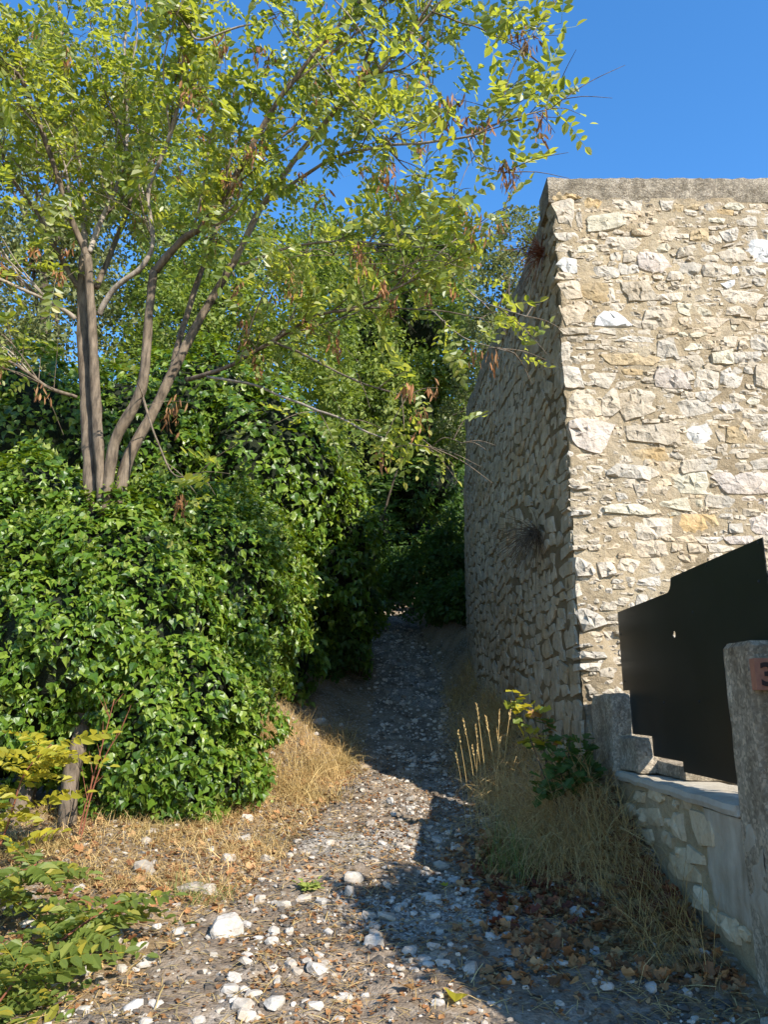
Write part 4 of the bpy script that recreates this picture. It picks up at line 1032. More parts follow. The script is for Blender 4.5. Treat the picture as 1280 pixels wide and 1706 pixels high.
# ------------------------------------------------------------------ other trees and bushes
LF_V = [(0, 0, 0), (-.32, .45, .08), (0, 1, -.08), (.32, .45, .08)]
LF_F = [(0, 2, 1), (0, 3, 2)]
def clump_tree(name, label, lumps, n_leaves, size, mat, trunk=None, trunk_mat='darkbark', core=None, fill=.55, cat='tree', group=None, view=None):
    """crown made of leaf clumps spread through the lumps, gaps left between the clumps"""
    base = np.array(trunk[0][:3] if trunk is not None else lumps[0][0], float)
    e = empty(name, tuple(base)); tag(e, label, cat, group)
    vol = np.array([r[0] * r[1] * r[2] for _, r in lumps]) ** .7; vol = vol / vol.sum()
    ncl = max(20, n_leaves // 42)
    which = rng.choice(len(lumps), ncl, p=vol)
    cc = np.array([lumps[i][0] for i in which]); rr = np.array([lumps[i][1] for i in which])
    d = norm(rng.normal(size=(ncl, 3))); rad = rng.uniform(fill, 1.02, (ncl, 1)) ** .6
    cpos = cc + d * rr * rad
    cs = rng.uniform(.55, 1.25, (ncl, 1)) * np.minimum(.36, .30 * rr.min(1, keepdims=True) + .1)
    per = n_leaves // ncl
    loc = np.repeat(cpos, per, 0); csr = np.repeat(cs, per, 0); od = np.repeat(d, per, 0)
    dl = norm(rng.normal(size=loc.shape) + od * .5)
    loc = loc + dl * csr * rng.uniform(.3, 1.0, (len(loc), 1)) * np.array((1, 1, .7))
    yd = norm(dl + rng.normal(0, .6, loc.shape) + np.array((0, 0, -.35)))
    zd = norm(od * .4 + np.array((0, 0, .8)) + rng.normal(0, .55, loc.shape))
    Bs = basis_from(yd, zd) * (size * rng.uniform(.6, 1.3, len(loc)))[:, None, None]
    o_ = link('crown', mesh_np('crown', *scatter(LF_V, LF_F, Bs, loc - base), mat), e); o_['kind'] = 'stuff'
    if trunk is not None:
        gg = Geo(); tube(gg, smooth_line([t[:3] for t in trunk], 5), [t[3] for t in trunk], 8, .08)
        for k in range(9):
            tgt = cpos[int(rng.integers(ncl))]; t0 = np.array(trunk[min(len(trunk) - 1, 1 + k % max(1, len(trunk) - 1))][:3])
            tube(gg, smooth_line([t0, (t0 + tgt) / 2 + np.array((0, 0, .2)), tgt], 4), [trunk[-1][3] * .7, .012], 5, 0, k)
        link('trunk', gg.mesh('trunk', M[trunk_mat], True, origin=base), e)
    if core:
        link('dark_crown_core', core_mesh(lumps, core).mesh('dark_crown_core', M['core'], True, origin=base), e)['kind'] = 'stuff'  # dark solid lumps, painting shade between the leaf clumps
    return e
def T(px, py, Y, r): return (*at_y(px, py, Y), r)
def foot(px, Y, r):
    x = (px - 640) / F_PX * Y * 1.02
    return (x, Y, float(gh(x, Y)) - .1, r)
clump_tree('broadleaf_tree', 'dark leafy tree closing the top of the track behind the wall', [lump(660, 420, 17, 1.3, 1.3, 1.6), lump(700, 540, 16.5, 1.4, 1.3, 1.7), lump(600, 560, 17, 1.3, 1.2, 1.7), lump(690, 700, 16.5, 1.2, 1.2, 1.5), lump(610, 740, 16.5, 1.2, 1.2, 1.6), lump(740, 420, 17.5, .8, .9, 1.0), lump(760, 620, 17, .8, .9, 1.3), lump(540, 450, 17.5, 1.1, 1.2, 1.5), lump(660, 850, 18, 1.6, 1.2, 1.6), lump(640, 640, 18.5, 1.8, 1.2, 2.0), lump(700, 480, 18.5, 1.5, 1.2, 1.8)], 44000, .13, M['oak'], [foot(690, 18, .16), T(690, 900, 18, .14), T(680, 700, 17.5, .11), T(680, 480, 17.2, .06)], core=.38)
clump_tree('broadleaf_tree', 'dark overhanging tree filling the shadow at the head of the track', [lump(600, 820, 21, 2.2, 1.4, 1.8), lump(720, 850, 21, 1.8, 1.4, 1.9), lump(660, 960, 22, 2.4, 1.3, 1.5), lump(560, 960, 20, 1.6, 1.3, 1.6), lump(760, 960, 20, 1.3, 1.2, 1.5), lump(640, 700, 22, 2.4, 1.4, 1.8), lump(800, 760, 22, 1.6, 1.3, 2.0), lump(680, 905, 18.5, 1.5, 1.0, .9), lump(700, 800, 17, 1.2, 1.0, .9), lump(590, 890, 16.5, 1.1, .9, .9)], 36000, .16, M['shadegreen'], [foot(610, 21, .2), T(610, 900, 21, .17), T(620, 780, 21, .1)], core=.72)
clump_tree('olive_green_tree', 'grey green tree high behind the robinia stems on the left', [lump(60, 330, 14, 2.0, 1.6, 1.7), lump(20, 480, 13.5, 1.9, 1.4, 1.5), lump(200, 420, 14.5, 1.6, 1.4, 1.5), lump(-60, 260, 14, 1.6, 1.4, 1.4), lump(120, 560, 13, 1.8, 1.3, 1.2), lump(160, 280, 15, 1.2, 1.2, 1.2), lump(260, 560, 14, 1.3, 1.2, 1.2), lump(-20, 600, 12.5, 1.3, 1.0, 1.0), lump(250, 330, 15.5, 1.2, 1.2, 1.2)], 32000, .11, M['olive'], [foot(60, 14, .16), T(80, 700, 14, .13), T(70, 450, 14, .08)])
clump_tree('thicket_tree', 'bright green tree between the robinia and the dark tree', [lump(330, 420, 13, 1.1, 1.1, 1.3), lump(420, 500, 12.5, 1.2, 1.1, 1.3), lump(500, 600, 12.5, 1.0, 1.0, 1.2), lump(350, 560, 12, 1.2, 1.0, 1.0), lump(560, 480, 13.5, .8, .9, 1.1), lump(300, 300, 14, 1.0, 1.0, 1.1), lump(470, 380, 13.5, 1.0, 1.0, 1.2), lump(540, 720, 12.5, .8, .9, 1.0), lump(300, 520, 13.5, 1.0, 1.0, 1.0), lump(620, 620, 15, 1.1, 1.0, 1.3), lump(240, 640, 12.5, 1.0, .9, .9), lump(400, 620, 13.5, 1.3, 1.0, 1.1)], 36000, .10, M['thicket'], [foot(420, 13, .12), T(420, 800, 13, .1), T(410, 520, 12.8, .06)])
clump_tree('wall_tree', 'russet tinged tree showing above the far end of the wall', [lump(855, 430, 13.5, .50, .6, .75), lump(870, 385, 14, .35, .5, .45), lump(815, 480, 13.5, .5, .6, .8), lump(845, 560, 13.0, .4, .5, .7), lump(800, 600, 14.5, .6, .6, .9), lump(790, 700, 15, .7, .6, 1.0), lump(815, 520, 15, .5, .6, .8)], 9500, .085, M['olive'], [foot(800, 14.5, .08), T(830, 700, 14.2, .06), T(850, 450, 13.8, .03)])
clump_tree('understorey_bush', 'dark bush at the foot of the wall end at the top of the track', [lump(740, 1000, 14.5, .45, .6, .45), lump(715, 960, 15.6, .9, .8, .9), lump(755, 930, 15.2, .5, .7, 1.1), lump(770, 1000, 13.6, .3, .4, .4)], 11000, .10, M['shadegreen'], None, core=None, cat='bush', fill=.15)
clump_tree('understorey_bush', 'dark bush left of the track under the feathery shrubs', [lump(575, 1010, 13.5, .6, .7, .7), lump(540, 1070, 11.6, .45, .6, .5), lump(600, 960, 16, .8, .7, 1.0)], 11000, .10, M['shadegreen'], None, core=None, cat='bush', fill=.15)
# young shoots with big compound leaves in the shade of the track
SUM = [compound(8, R.uniform(.45, .6), .12, .042, R.uniform(.3, .6), 300 + i) for i in range(3)]
def shoot(name, label, stem, leaves, tmpl, mat, stem_mat='darkbark', cat='shrub', spread=1.0, droop=.1, scale=1.0, group=None):
    base = np.array(stem[0][:3]); e = empty(name, tuple(base)); tag(e, label, cat, group)
    q_ = smooth_line([s[:3] for s in stem], 6); gg = Geo(); tube(gg, q_, [s[3] for s in stem], 6, .05)
    link('stem', gg.mesh('stem', M[stem_mat], True, origin=base), e)
    mes = [mesh_np('compound_leaf', np.array(v), [i for f in fs for i in f], [len(f) for f in fs], mat) for v, fs in tmpl]
    for k in range(leaves):
        f = .25 + .75 * (k + .5) / leaves; i = min(len(q_) - 2, int(f * (len(q_) - 1)))
        tan = norm(q_[i + 1] - q_[i]); a = k * 2.4 + R.uniform(-.3, .3)
        side = np.array((math.cos(a), math.sin(a), 0))
        y = norm(side * spread + tan * R.uniform(.3, .8) + np.array((0, 0, -droop * R.random())))
        b_ = basis_from(y[None], norm(np.array((R.gauss(0, .25), R.gauss(-.15, .25), 1.)))[None])[0] * (R.uniform(.7, 1.1) * scale)
        o_ = link('leaf', mes[k % len(mes)], e); mt = np.eye(4); mt[:3, :3] = b_; mt[:3, 3] = q_[i] - base
        o_.matrix_local = Matrix(mt.tolist())
    return e
shoot('young_shrub', 'slim young shrub with long feathery leaves hanging over the track', [foot(600, 12.5, .03), T(620, 950, 12.3, .025), T(650, 820, 12, .018), T(680, 740, 11.8, .01)], 26, SUM, M['shadegreen'])
shoot('young_shrub', 'lower feathery shrub in deep shade beside the ivy bank', [foot(545, 11.5, .025), T(570, 930, 11, .02), T(600, 850, 10.8, .012)], 20, SUM, M['shadegreen'])
# yellowing suckers in the near left corner
SK = [compound(8, R.uniform(.2, .28), .052, .026, R.uniform(.1, .5), 400 + i) for i in range(4)]
shoot('robinia_sucker', 'yellow robinia sucker at the left edge in front of the ivy', [T(-40, 1500, 4.9, .008), T(10, 1380, 4.9, .006), T(40, 1290, 4.85, .004), T(85, 1240, 4.8, .003)], 26, SK, M['yellow_sucker'], 'redtwig', scale=1.45)
shoot('robinia_sucker', 'green robinia sucker low at the left edge', [T(-90, 1560, 4.1, .008), T(-10, 1480, 4.1, .006), T(60, 1440, 4.05, .004)], 24, SK, M['sucker'], 'redtwig', scale=1.35)
shoot('robinia_sucker', 'leaning sucker with mixed green and yellow leaves in the near left corner', [T(-80, 1700, 3.6, .008), T(20, 1640, 3.7, .006), T(110, 1560, 3.8, .005), T(200, 1500, 3.9, .003)], 36, SK, M['sucker'], 'redtwig', scale=1.3)
shoot('robinia_sucker', 'lowest green sucker in the bottom left corner', [T(-70, 1760, 3.3, .007), T(-10, 1680, 3.35, .005), T(50, 1600, 3.4, .003)], 26, SK, M['sucker'], 'redtwig', scale=1.25)

# old stump trunks under the ivy, red stems in front of them
gg = Geo(); q0 = at_y(30, 1400, 6.1)
tube(gg, smooth_line([at_y(20, 1440, 6.1), at_y(35, 1340, 6.15), at_y(60, 1250, 6.3), at_y(75, 1150, 6.5)], 5), [.12, .09, .08, .07], 10, .12)
o = link('old_trunk', gg.mesh('old_trunk', M['bark'], True, origin=q0), None, tuple(q0)); tag(o, 'thick grey ivy trunk left of the robinia base', 'trunk', kind='thing')
for lab, pts in (('tall dead red stem standing in front of the ivy trunk', [(120, 1445, 5.5), (140, 1350, 5.45), (165, 1260, 5.4), (190, 1165, 5.4)]), ('shorter forked dead red stem in front of the ivy', [(125, 1440, 5.5), (150, 1330, 5.4), (175, 1260, 5.35), (200, 1220, 5.3)])):
    gg = Geo(); l_ = smooth_line([at_y(*p) for p in pts], 5); tube(gg, l_, [.007, .003], 5, .05)
    for k in range(9):
        i = R.randrange(5, len(l_)); tube(gg, [l_[i], l_[i] + np.array((R.uniform(-.09, .09), R.uniform(-.05, .05), R.uniform(.06, .2)))], [.003, .001], 4, 0)
    o = link('dead_stem', gg.mesh('dead_stem', M['redtwig'], True, origin=l_[0]), None, tuple(l_[0])); tag(o, lab, 'dead stem')

# oak seedling with russet leaves on the right bank
OAK_V = [(0, 0, 0), (-.18, .25, .03), (-.38, .42, .06), (-.2, .55, .03), (-.36, .78, .05), (0, 1.05, -.08), (.36, .78, .05), (.2, .55, .03), (.38, .42, .06), (.18, .25, .03)]
OAK_F = [(0, 5, 4, 3, 2, 1), (0, 9, 8, 7, 6, 5)]
def oak_plant():
    b0 = at_y(935, 1330, 5.5); b0[2] = float(gh(b0[0], b0[1]))
    e = empty('oak_seedling', tuple(b0)); tag(e, 'oak seedling on the bank with a few yellow and russet leaves', 'seedling')
    gg = Geo(); ends = []
    for tgt in ((880, 1170, 5.4), (905, 1195, 5.45), (950, 1230, 5.45), (920, 1260, 5.3), (980, 1240, 5.6), (910, 1310, 5.2), (960, 1290, 5.3), (860, 1165, 5.35), (990, 1290, 5.5)):
        t_ = at_y(*tgt); l_ = smooth_line([b0, (b0 + t_) / 2 + np.array((R.uniform(-.05, .05), 0, .04)), t_], 4); tube(gg, l_, [.006, .002], 5, .03); ends.append((l_, tgt))
    link('stem', gg.mesh('stem', M['darkbark'], True, origin=b0), e)
    mats = {k: mesh_np('leaf', np.array(OAK_V), [i for f in OAK_F for i in f], [len(f) for f in OAK_F], M[k]) for k in ('shadegreen', 'autumn', 'yellow_sucker', 'sucker')}
    for li, (l_, tgt) in enumerate(ends):
        for k in range(24):
            i = R.randrange(5, len(l_)); y = norm(np.array((R.gauss(0, 1), R.gauss(-.2, 1), R.gauss(0, .5))))
            m_ = 'autumn' if li == 1 and k < 10 else 'yellow_sucker' if li in (0, 7) and k % 3 else 'sucker' if li in (0, 7) else 'shadegreen'
            bs = basis_from(y[None], norm(np.array((R.gauss(0, .4), R.gauss(-.4, .4), 1.)))[None])[0] * R.uniform(.065, .115)
            o_ = link('leaf', mats[m_], e); mt = np.eye(4); mt[:3, :3] = bs; mt[:3, 3] = l_[i] - b0 + np.array((R.gauss(0, .03), R.gauss(0, .03), R.gauss(0, .03)))
            o_.matrix_local = Matrix(mt.tolist())
oak_plant()
# dry plants rooted in the side wall
def wall_plant(px, py, s, label, n, down, mat='redtwig'):
    p, t, nrm = side_pt(s, at_y(px, py, 6 + s)[2], .03)
    gg = Geo()
    for k in range(n):
        d = norm(nrm * R.uniform(.2, 1) + np.array((R.gauss(0, .4), R.gauss(-.2, .6), R.gauss(down, .5)))); L = R.uniform(.12, .5)
        tube(gg, smooth_line([p + t * R.gauss(0, .05), p + d * L * .5 + np.array((0, 0, .02)), p + d * L + np.array((R.gauss(0, .03), R.gauss(0, .03), -.05))], 3), [.0025, .001], 4, 0)
    o_ = link('dry_plant', gg.mesh('dry_plant', M[mat], origin=p), None, tuple(p)); tag(o_, label, 'dry plant')
    return p
wp = wall_plant(900, 425, .5, 'dry reddish plant hanging near the top of the shaded wall', 110, .0)
wall_plant(890, 890, .9, 'bushy dead tuft growing halfway up the shaded wall', 210, -.35, 'bark')
gg = Geo()
nb = at_y(410, 1110, 7.2)
for k in range(60):
    d = norm(np.array((R.gauss(0, 1), R.gauss(-.6, .6), R.gauss(0, .9)))); tube(gg, [nb + d * .02, nb + d * R.uniform(.05, .13)], [.003, .001], 4, 0)
o = link('twig_bundle', gg.mesh('twig_bundle', M['redtwig'], origin=nb), None, tuple(nb)); tag(o, 'small bundle of broken red twigs caught in the ivy', 'twigs')

# ------------------------------------------------------------------ grass
def blades(pos, length, lean, mat_name, name, label, width=.005, bend=.5, cat='grass', wdir=None, kind='stuff', parent=None):
    n = len(pos)
    a = rng.uniform(0, 2 * math.pi, n)
    dirn = np.stack([np.cos(a), np.sin(a), np.zeros(n)], 1)
    if wdir is not None: dirn = norm(dirn * .7 + np.array(wdir))
    L = length * rng.uniform(.4, 1.15, n); ln = lean * rng.uniform(.3, 1.3, n); bd = bend * rng.uniform(.2, 1.4, n)
    side = norm(np.cross(dirn, np.array((0, 0, 1.))) + rng.normal(0, .3, (n, 3)))
    W = width * rng.uniform(.6, 1.3, n)
    V_ = np.zeros((n, 7, 3))
    for k, t in enumerate((0, .4, .75, 1.0)):
        ang = ln + bd * t
        c_ = pos + (dirn * (np.sin(ang) * L * t)[:, None] + np.array((0, 0, 1.)) * (np.cos(ang) * L * t)[:, None])
        if k < 3:
            w = W * (1 - .25 * k)
            V_[:, 2 * k] = c_ - side * w[:, None] / 2; V_[:, 2 * k + 1] = c_ + side * w[:, None] / 2
        else: V_[:, 6] = c_
    fl = np.array([0, 1, 3, 2, 2, 3, 5, 4, 4, 5, 6]); ft = np.array([4, 4, 3])
    Ls = (fl[None] + (np.arange(n) * 7)[:, None]).ravel()
    base = pos.mean(0)
    o_ = link(name, mesh_np(name, V_.reshape(-1, 3) - base, Ls, np.tile(ft, n), M[mat_name]), None, tuple(base))
    tag(o_, label, cat, kind=kind)
    return o_
def area_pts(n, x0, x1, y0, y1, fn=None, off=0):
    x = rng.uniform(x0, x1, n); y = rng.uniform(y0, y1, n)
    if fn is not None:
        k = rng.random(n) < np.array([fn(float(a), float(b_)) for a, b_ in zip(x, y)]); x, y = x[k], y[k]
    return np.stack([x, y, surf(x, y) + off], 1)
def right_bank(x, y):
    e = track_x(y) + track_half(y)
    d = sstep(e - .25, e + .15, x) * (.35 + .65 * sstep(-.2, .3, fbm(x * 2.2, y * 2.2, 1, 2)))
    if y < 6 and x > 1.56: return 0
    if y >= 6 and x > 1.38: return 0
    return d * sstep(4.5, 5.25, y) * (1 - .6 * sstep(7.5, 12, y))
def left_verge(x, y):
    e = track_x(y) - track_half(y)
    d = sstep(e + .3, e - .2, x)
    return d * (.3 + .7 * sstep(-.1, .35, fbm(x * 1.8 + 4, y * 1.8, 6, 2)))
blades(area_pts(34000, .5, 1.56, 4.2, 12, right_bank), .36, .6, 'straw', 'dry_grass', 'long dry grass leaning over the bank below the stone wall', .0055, 1.1)
blades(area_pts(3600, .6, 1.5, 4.9, 6.1, right_bank), .62, .55, 'straw', 'dry_grass', 'tall bleached grass stalks arching on the bank', .0042, 1.3, wdir=(-.2, -.2, 0))
blades(area_pts(34000, -2.6, -.2, 4.7, 9.4, left_verge), .15, .7, 'straw', 'dry_grass', 'short golden dry grass along the foot of the ivy', .004, .9)
blades(area_pts(9000, -2.3, -.2, 5.3, 9, left_verge), .27, .8, 'straw', 'dry_grass', 'longer dry grass lying in tangles along the ivy', .0042, 1.2)
blades(area_pts(5000, -1.5, -.35, 7.0, 9.6, left_verge), .38, .5, 'straw', 'dry_grass', 'tall dry tufts where the ivy meets the shaded track', .004, 1.0)
c0 = np.array([(.78, 4.95), (.70, 5.1), (.82, 5.2)]); gp = []
for i in range(150):
    c_ = c0[i % 3]; x, y = c_[0] + R.gauss(0, .06), c_[1] + R.gauss(0, .09); gp.append((x, y, float(gh(x, y))))
blades(np.array(gp), .40, .15, 'grass', 'green_grass', 'upright greenish grass clump at the edge of the track', .004, .5)
gp = []
for i in range(160):
    x, y = -1.05 + R.gauss(0, .12), 4.75 + R.gauss(0, .09); gp.append((x, y, float(gh(x, y))))
blades(np.array(gp), .16, .5, 'grass', 'green_grass', 'small green grass tuft beside the stones on the left', .004, .8)
# low wall foot: bleached grass leaning against it
blades(area_pts(650, 1.2, 1.55, 3.75, 5.2), .42, .6, 'straw', 'dry_grass', 'thin dry grass leaning along the foot of the garden wall', .0035, .8, wdir=(-.7, -.3, 0))
# seed-headed stalks, each one countable
def stalk_mesh(h, lean, seed):
    r = random.Random(seed); gg = Geo()
    top = np.array((lean, r.uniform(-.05, .05), h)); l_ = smooth_line([(0, 0, 0), top * .55 + np.array((-lean * .12, 0, .02)), top], 4)
    tube(gg, l_, [.0018, .001], 4, 0)
    hv, hf = leaflet(.017, .006, .2, 0); d = norm(l_[-1] - l_[-2])
    for k in range(16):
        a = k * 2.4; y = norm(d + .35 * np.array((math.cos(a), math.sin(a), 0)))
        b_ = basis_from(y[None], np.array((math.sin(a), math.cos(a), .2))[None])[0]
        gg.add(np.array(hv) @ b_.T + l_[-1] - d * .08 * (1 - k / 16), hf)
    return gg.mesh('seed_stalk', M['straw'])
sm = [stalk_mesh(R.uniform(.45, .6), R.uniform(-.14, .12), i) for i in range(5)]
for i, (px, py) in enumerate([(783, 1215), (795, 1195), (806, 1205), (822, 1180), (830, 1190), (775, 1250), (812, 1170), (840, 1210), (790, 1235), (818, 1225), (802, 1240), (828, 1165)]):
    top = at_y(px, py, 6.1); zb = float(gh(top[0], top[1])); o_ = link('grass_stalk', sm[i % 5], None, (top[0], top[1], zb))
    hgt = [max(v.co.z for v in sm[i % 5].vertices)][0]; s = max(.6, (top[2] - zb) / hgt); o_.scale = (s, s, s); o_.rotation_euler = (0, 0, R.uniform(0, 6.28))
    tag(o_, {5: 'leftmost pale seed-headed stalk at the edge of the bank', 7: 'rightmost pale seed-headed stalk near the oak seedling', 11: 'tallest pale seed-headed stalk at the edge of the bank'}.get(i, 'pale seed-headed grass stalk in the cluster at the edge of the bank'), 'grass stalk', 'seed-headed stalks in front of the wall')

# ------------------------------------------------------------------ litter: straw, dead leaves
def flat_scatter(pos, tv_, tf_, size, mat, name, label, tilt=.3, cat='litter', up=.012):
    n = len(pos); a = rng.uniform(0, 2 * math.pi, n)
    y = np.stack([np.cos(a), np.sin(a), rng.normal(0, tilt, n)], 1); zn = np.stack([rng.normal(0, tilt, n), rng.normal(0, tilt, n), np.ones(n)], 1)
    Bs = basis_from(y, zn) * (size * rng.uniform(.55, 1.3, n))[:, None, None]
    p = pos + np.array((0, 0, up)); base = p.mean(0)
    o_ = link(name, mesh_np(name, *scatter(tv_, tf_, Bs, p - base), M[mat]), None, tuple(base)); tag(o_, label, cat, kind='stuff'); return o_
STR_V = [(-.02, 0, 0), (.02, 0, 0), (.02, .5, .04), (-.02, .5, .04), (.015, 1, -.01), (-.015, 1, -.01)]; STR_F = [(0, 1, 2, 3), (3, 2, 4, 5)]
flat_scatter(area_pts(12000, -2.6, -.1, 3.2, 9, lambda x, y: .15 + .85 * left_verge(x, y)), STR_V, STR_F, .11, 'straw', 'straw_litter', 'broken straw lying on the left verge', .15)
flat_scatter(area_pts(5000, -.6, 1.56, 3.1, 6.5, lambda x, y: .12 + .88 * sstep(.3, 1.1, x)), STR_V, STR_F, .10, 'straw', 'straw_litter', 'broken straw lying on the shaded right side of the track', .15)
flat_scatter(area_pts(4500, -2.0, .5, 3.05, 8, None), STR_V, STR_F, .075, 'straw', 'straw_litter', 'scattered bits of straw on the sunlit track', .15)
PLN_V = [(0, 0, 0), (-.30, .05, .08), (-.5, .35, .16), (-.28, .5, .02), (-.34, .8, .14), (0, 1.0, -.05), (.34, .8, .12), (.28, .5, .02), (.5, .35, .2), (.30, .05, .08)]
PLN_F = [(0, 5, 4, 3, 2, 1), (0, 9, 8, 7, 6, 5)]
def leafy(x, y): return sstep(.35, .95, x) * (.3 + .7 * sstep(-.25, .3, fbm(x * 2.5, y * 2.5, 4, 2)))
lp = area_pts(4600, .2, 1.55, 3.6, 5.9, leafy)
flat_scatter(lp, PLN_V, PLN_F, .052, 'dead', 'dead_leaves', 'brown curled dead leaves carpeting the bank below the low wall', .65, 'leaf litter', .015)
flat_scatter(area_pts(700, .5, 1.55, 4.2, 5.6, leafy), PLN_V, PLN_F, .06, 'deadred', 'dead_leaves', 'dark red dead leaves among the brown ones on the bank', .45, 'leaf litter', .025)
flat_scatter(area_pts(2400, -2.5, -.3, 3.6, 8.5, lambda x, y: left_verge(x, y)), PLN_V, PLN_F, .055, 'dead', 'dead_leaves', 'small brown dead leaves along the foot of the ivy', .45, 'leaf litter', .015)
FRG_V = [(0, 0, 0), (-.4, .3, .1), (-.1, 1, .02), (.35, .6, .14), (.3, .1, 0)]; FRG_F = [(0, 4, 3, 2, 1)]
flat_scatter(area_pts(24000, -2.6, 1.55, 3.0, 8.5, lambda x, y: .3 + .7 * sstep(-.2, .35, fbm(x * 1.6, y * 1.6, 14, 3))), FRG_V, FRG_F, .026, 'dead', 'leaf_crumbs', 'brown leaf fragments trodden into the ground', .3, 'leaf litter', .008)
dl_me = {k: mesh_np('fallen_leaf', np.array(PLN_V), [i for f in PLN_F for i in f], [len(f) for f in PLN_F], M[k]) for k in ('dead', 'yellow_sucker', 'sucker', 'autumn')}
def fallen(px, py, size, mat, label, group=None, rot=None):
    Y = 3.2
    for _ in range(60):
        p = at_y(px, py, Y); g_ = float(gh(p[0], p[1]))
        if p[2] <= g_: break
        Y += .05
    o_ = link('fallen_leaf', dl_me[mat], None, (p[0], p[1], surf1(p[0], p[1]) + .02)); o_.scale = (size,) * 3
    o_.rotation_euler = (R.uniform(-.35, .35), R.uniform(-.35, .35), R.uniform(0, 6.28)); tag(o_, label, 'leaf', group)
fallen(760, 1678, .10, 'yellow_sucker', 'bright yellow fallen leaf in the sunlit strip at the bottom')
fallen(865, 1528, .09, 'sucker', 'green fallen leaf on the shaded leaf litter')
fallen(848, 1557, .08, 'sucker', 'small green leaf just below the larger green one in the litter')
fallen(745, 1485, .05, 'yellow_sucker', 'yellowish leaf on the shaded stones beside the bank')
fallen(1020, 1585, .13, 'autumn', 'long curled tan leaf on the bare ground right of centre')
fallen(670, 1668, .08, 'autumn', 'orange dead leaf on the sunlit ground at the bottom')
for i in range(60):
    x, y = R.uniform(.3, 1.5), R.uniform(3.5, 5.0)
    px_, py_, _ = to_px(np.array((x, y, float(gh(x, y)))))
    w_ = 'against the low wall' if x > 1.2 else 'at the lower edge of the bank grass' if y > 4.5 else 'on the bare shaded ground near the pillar' if x > .8 else 'among the shaded stones of the track'
    fallen(float(px_), float(py_), R.uniform(.045, .07), 'dead', 'curled brown leaf lying loose ' + w_, 'loose brown leaves ' + w_)

# ------------------------------------------------------------------ stones on the track
def pebble(seed, n=14, flat=.62):
    """angular stone: blocky jittered hull, flat shaded"""
    r = random.Random(seed); pts = []
    for k in range(n):
        z_ = 1 - 2 * (k + .5) / n; a = k * 2.39996 + r.uniform(-.5, .5); q_ = math.sqrt(1 - z_ * z_); s = r.uniform(.84, 1.08)
        c_ = [math.copysign(abs(v) ** .62, v) * s for v in (q_ * math.cos(a), q_ * math.sin(a), z_)]
        pts.append(Vector((c_[0], c_[1] * .85, c_[2] * flat)))
    import bmesh
    bm = bmesh.new(); [bm.verts.new(p) for p in pts]
    res = bmesh.ops.convex_hull(bm, input=bm.verts)
    bmesh.ops.delete(bm, geom=[v for v in bm.verts if not v.link_faces], context='VERTS')
    bm.verts.index_update(); vs = [tuple(v.co) for v in bm.verts]; fs = [tuple(v.index for v in f.verts) for f in bm.faces]; bm.free()
    return vs, fs
PEB = [pebble(i, R.choice((14, 16, 18, 22)), R.uniform(.4, .7)) for i in range(12)]
M['pebble_isl'] = stone_mat('small_track_stone', (0.43, 0.405, 0.37), (0.24, 0.22, 0.19), (0.26, 0.20, 0.14), 0.5, True, .4, 2, True)
pebme = [mesh_np('stone', np.array(v), [i for f in fs for i in f], [len(f) for f in fs], M['pebble']) for v, fs in PEB]
def stony(x, y):
    c, hw = track_x(y), track_half(y)
    band = math.exp(-((x - c - .10) / (hw * .7)) ** 2)
    d = .10 + .9 * band * (.15 + .85 * sstep(-.05, .35, fbm(x * 1.9, y * 1.9, 9, 2)))
    if x > c + hw: d *= .25
    return d
def ray_ground(px, py):
    lo_, hi_ = 2.5, 30
    for _ in range(40):
        Y = (lo_ + hi_) / 2; p = at_y(px, py, Y)
        if p[2] > float(gh(p[0], p[1])): lo_ = Y
        else: hi_ = Y
    return at_y(px, py, lo_)
def put_stone(p, size, label, group=None, k=None, sc=None, rz=None, name='loose_stone'):
    k = R.randrange(len(PEB)) if k is None else k
    o_ = link(name, pebme[k], None, (p[0], p[1], surf1(p[0], p[1]) + size * .1))
    s = size * .5; o_.scale = sc or (s, s * R.uniform(.7, 1), s * R.uniform(.8, 1.1)); o_.rotation_euler = (R.uniform(-.3, .3), R.uniform(-.3, .3), R.uniform(0, 6.28) if rz is None else rz)
    tag(o_, label, 'stone', group); return o_
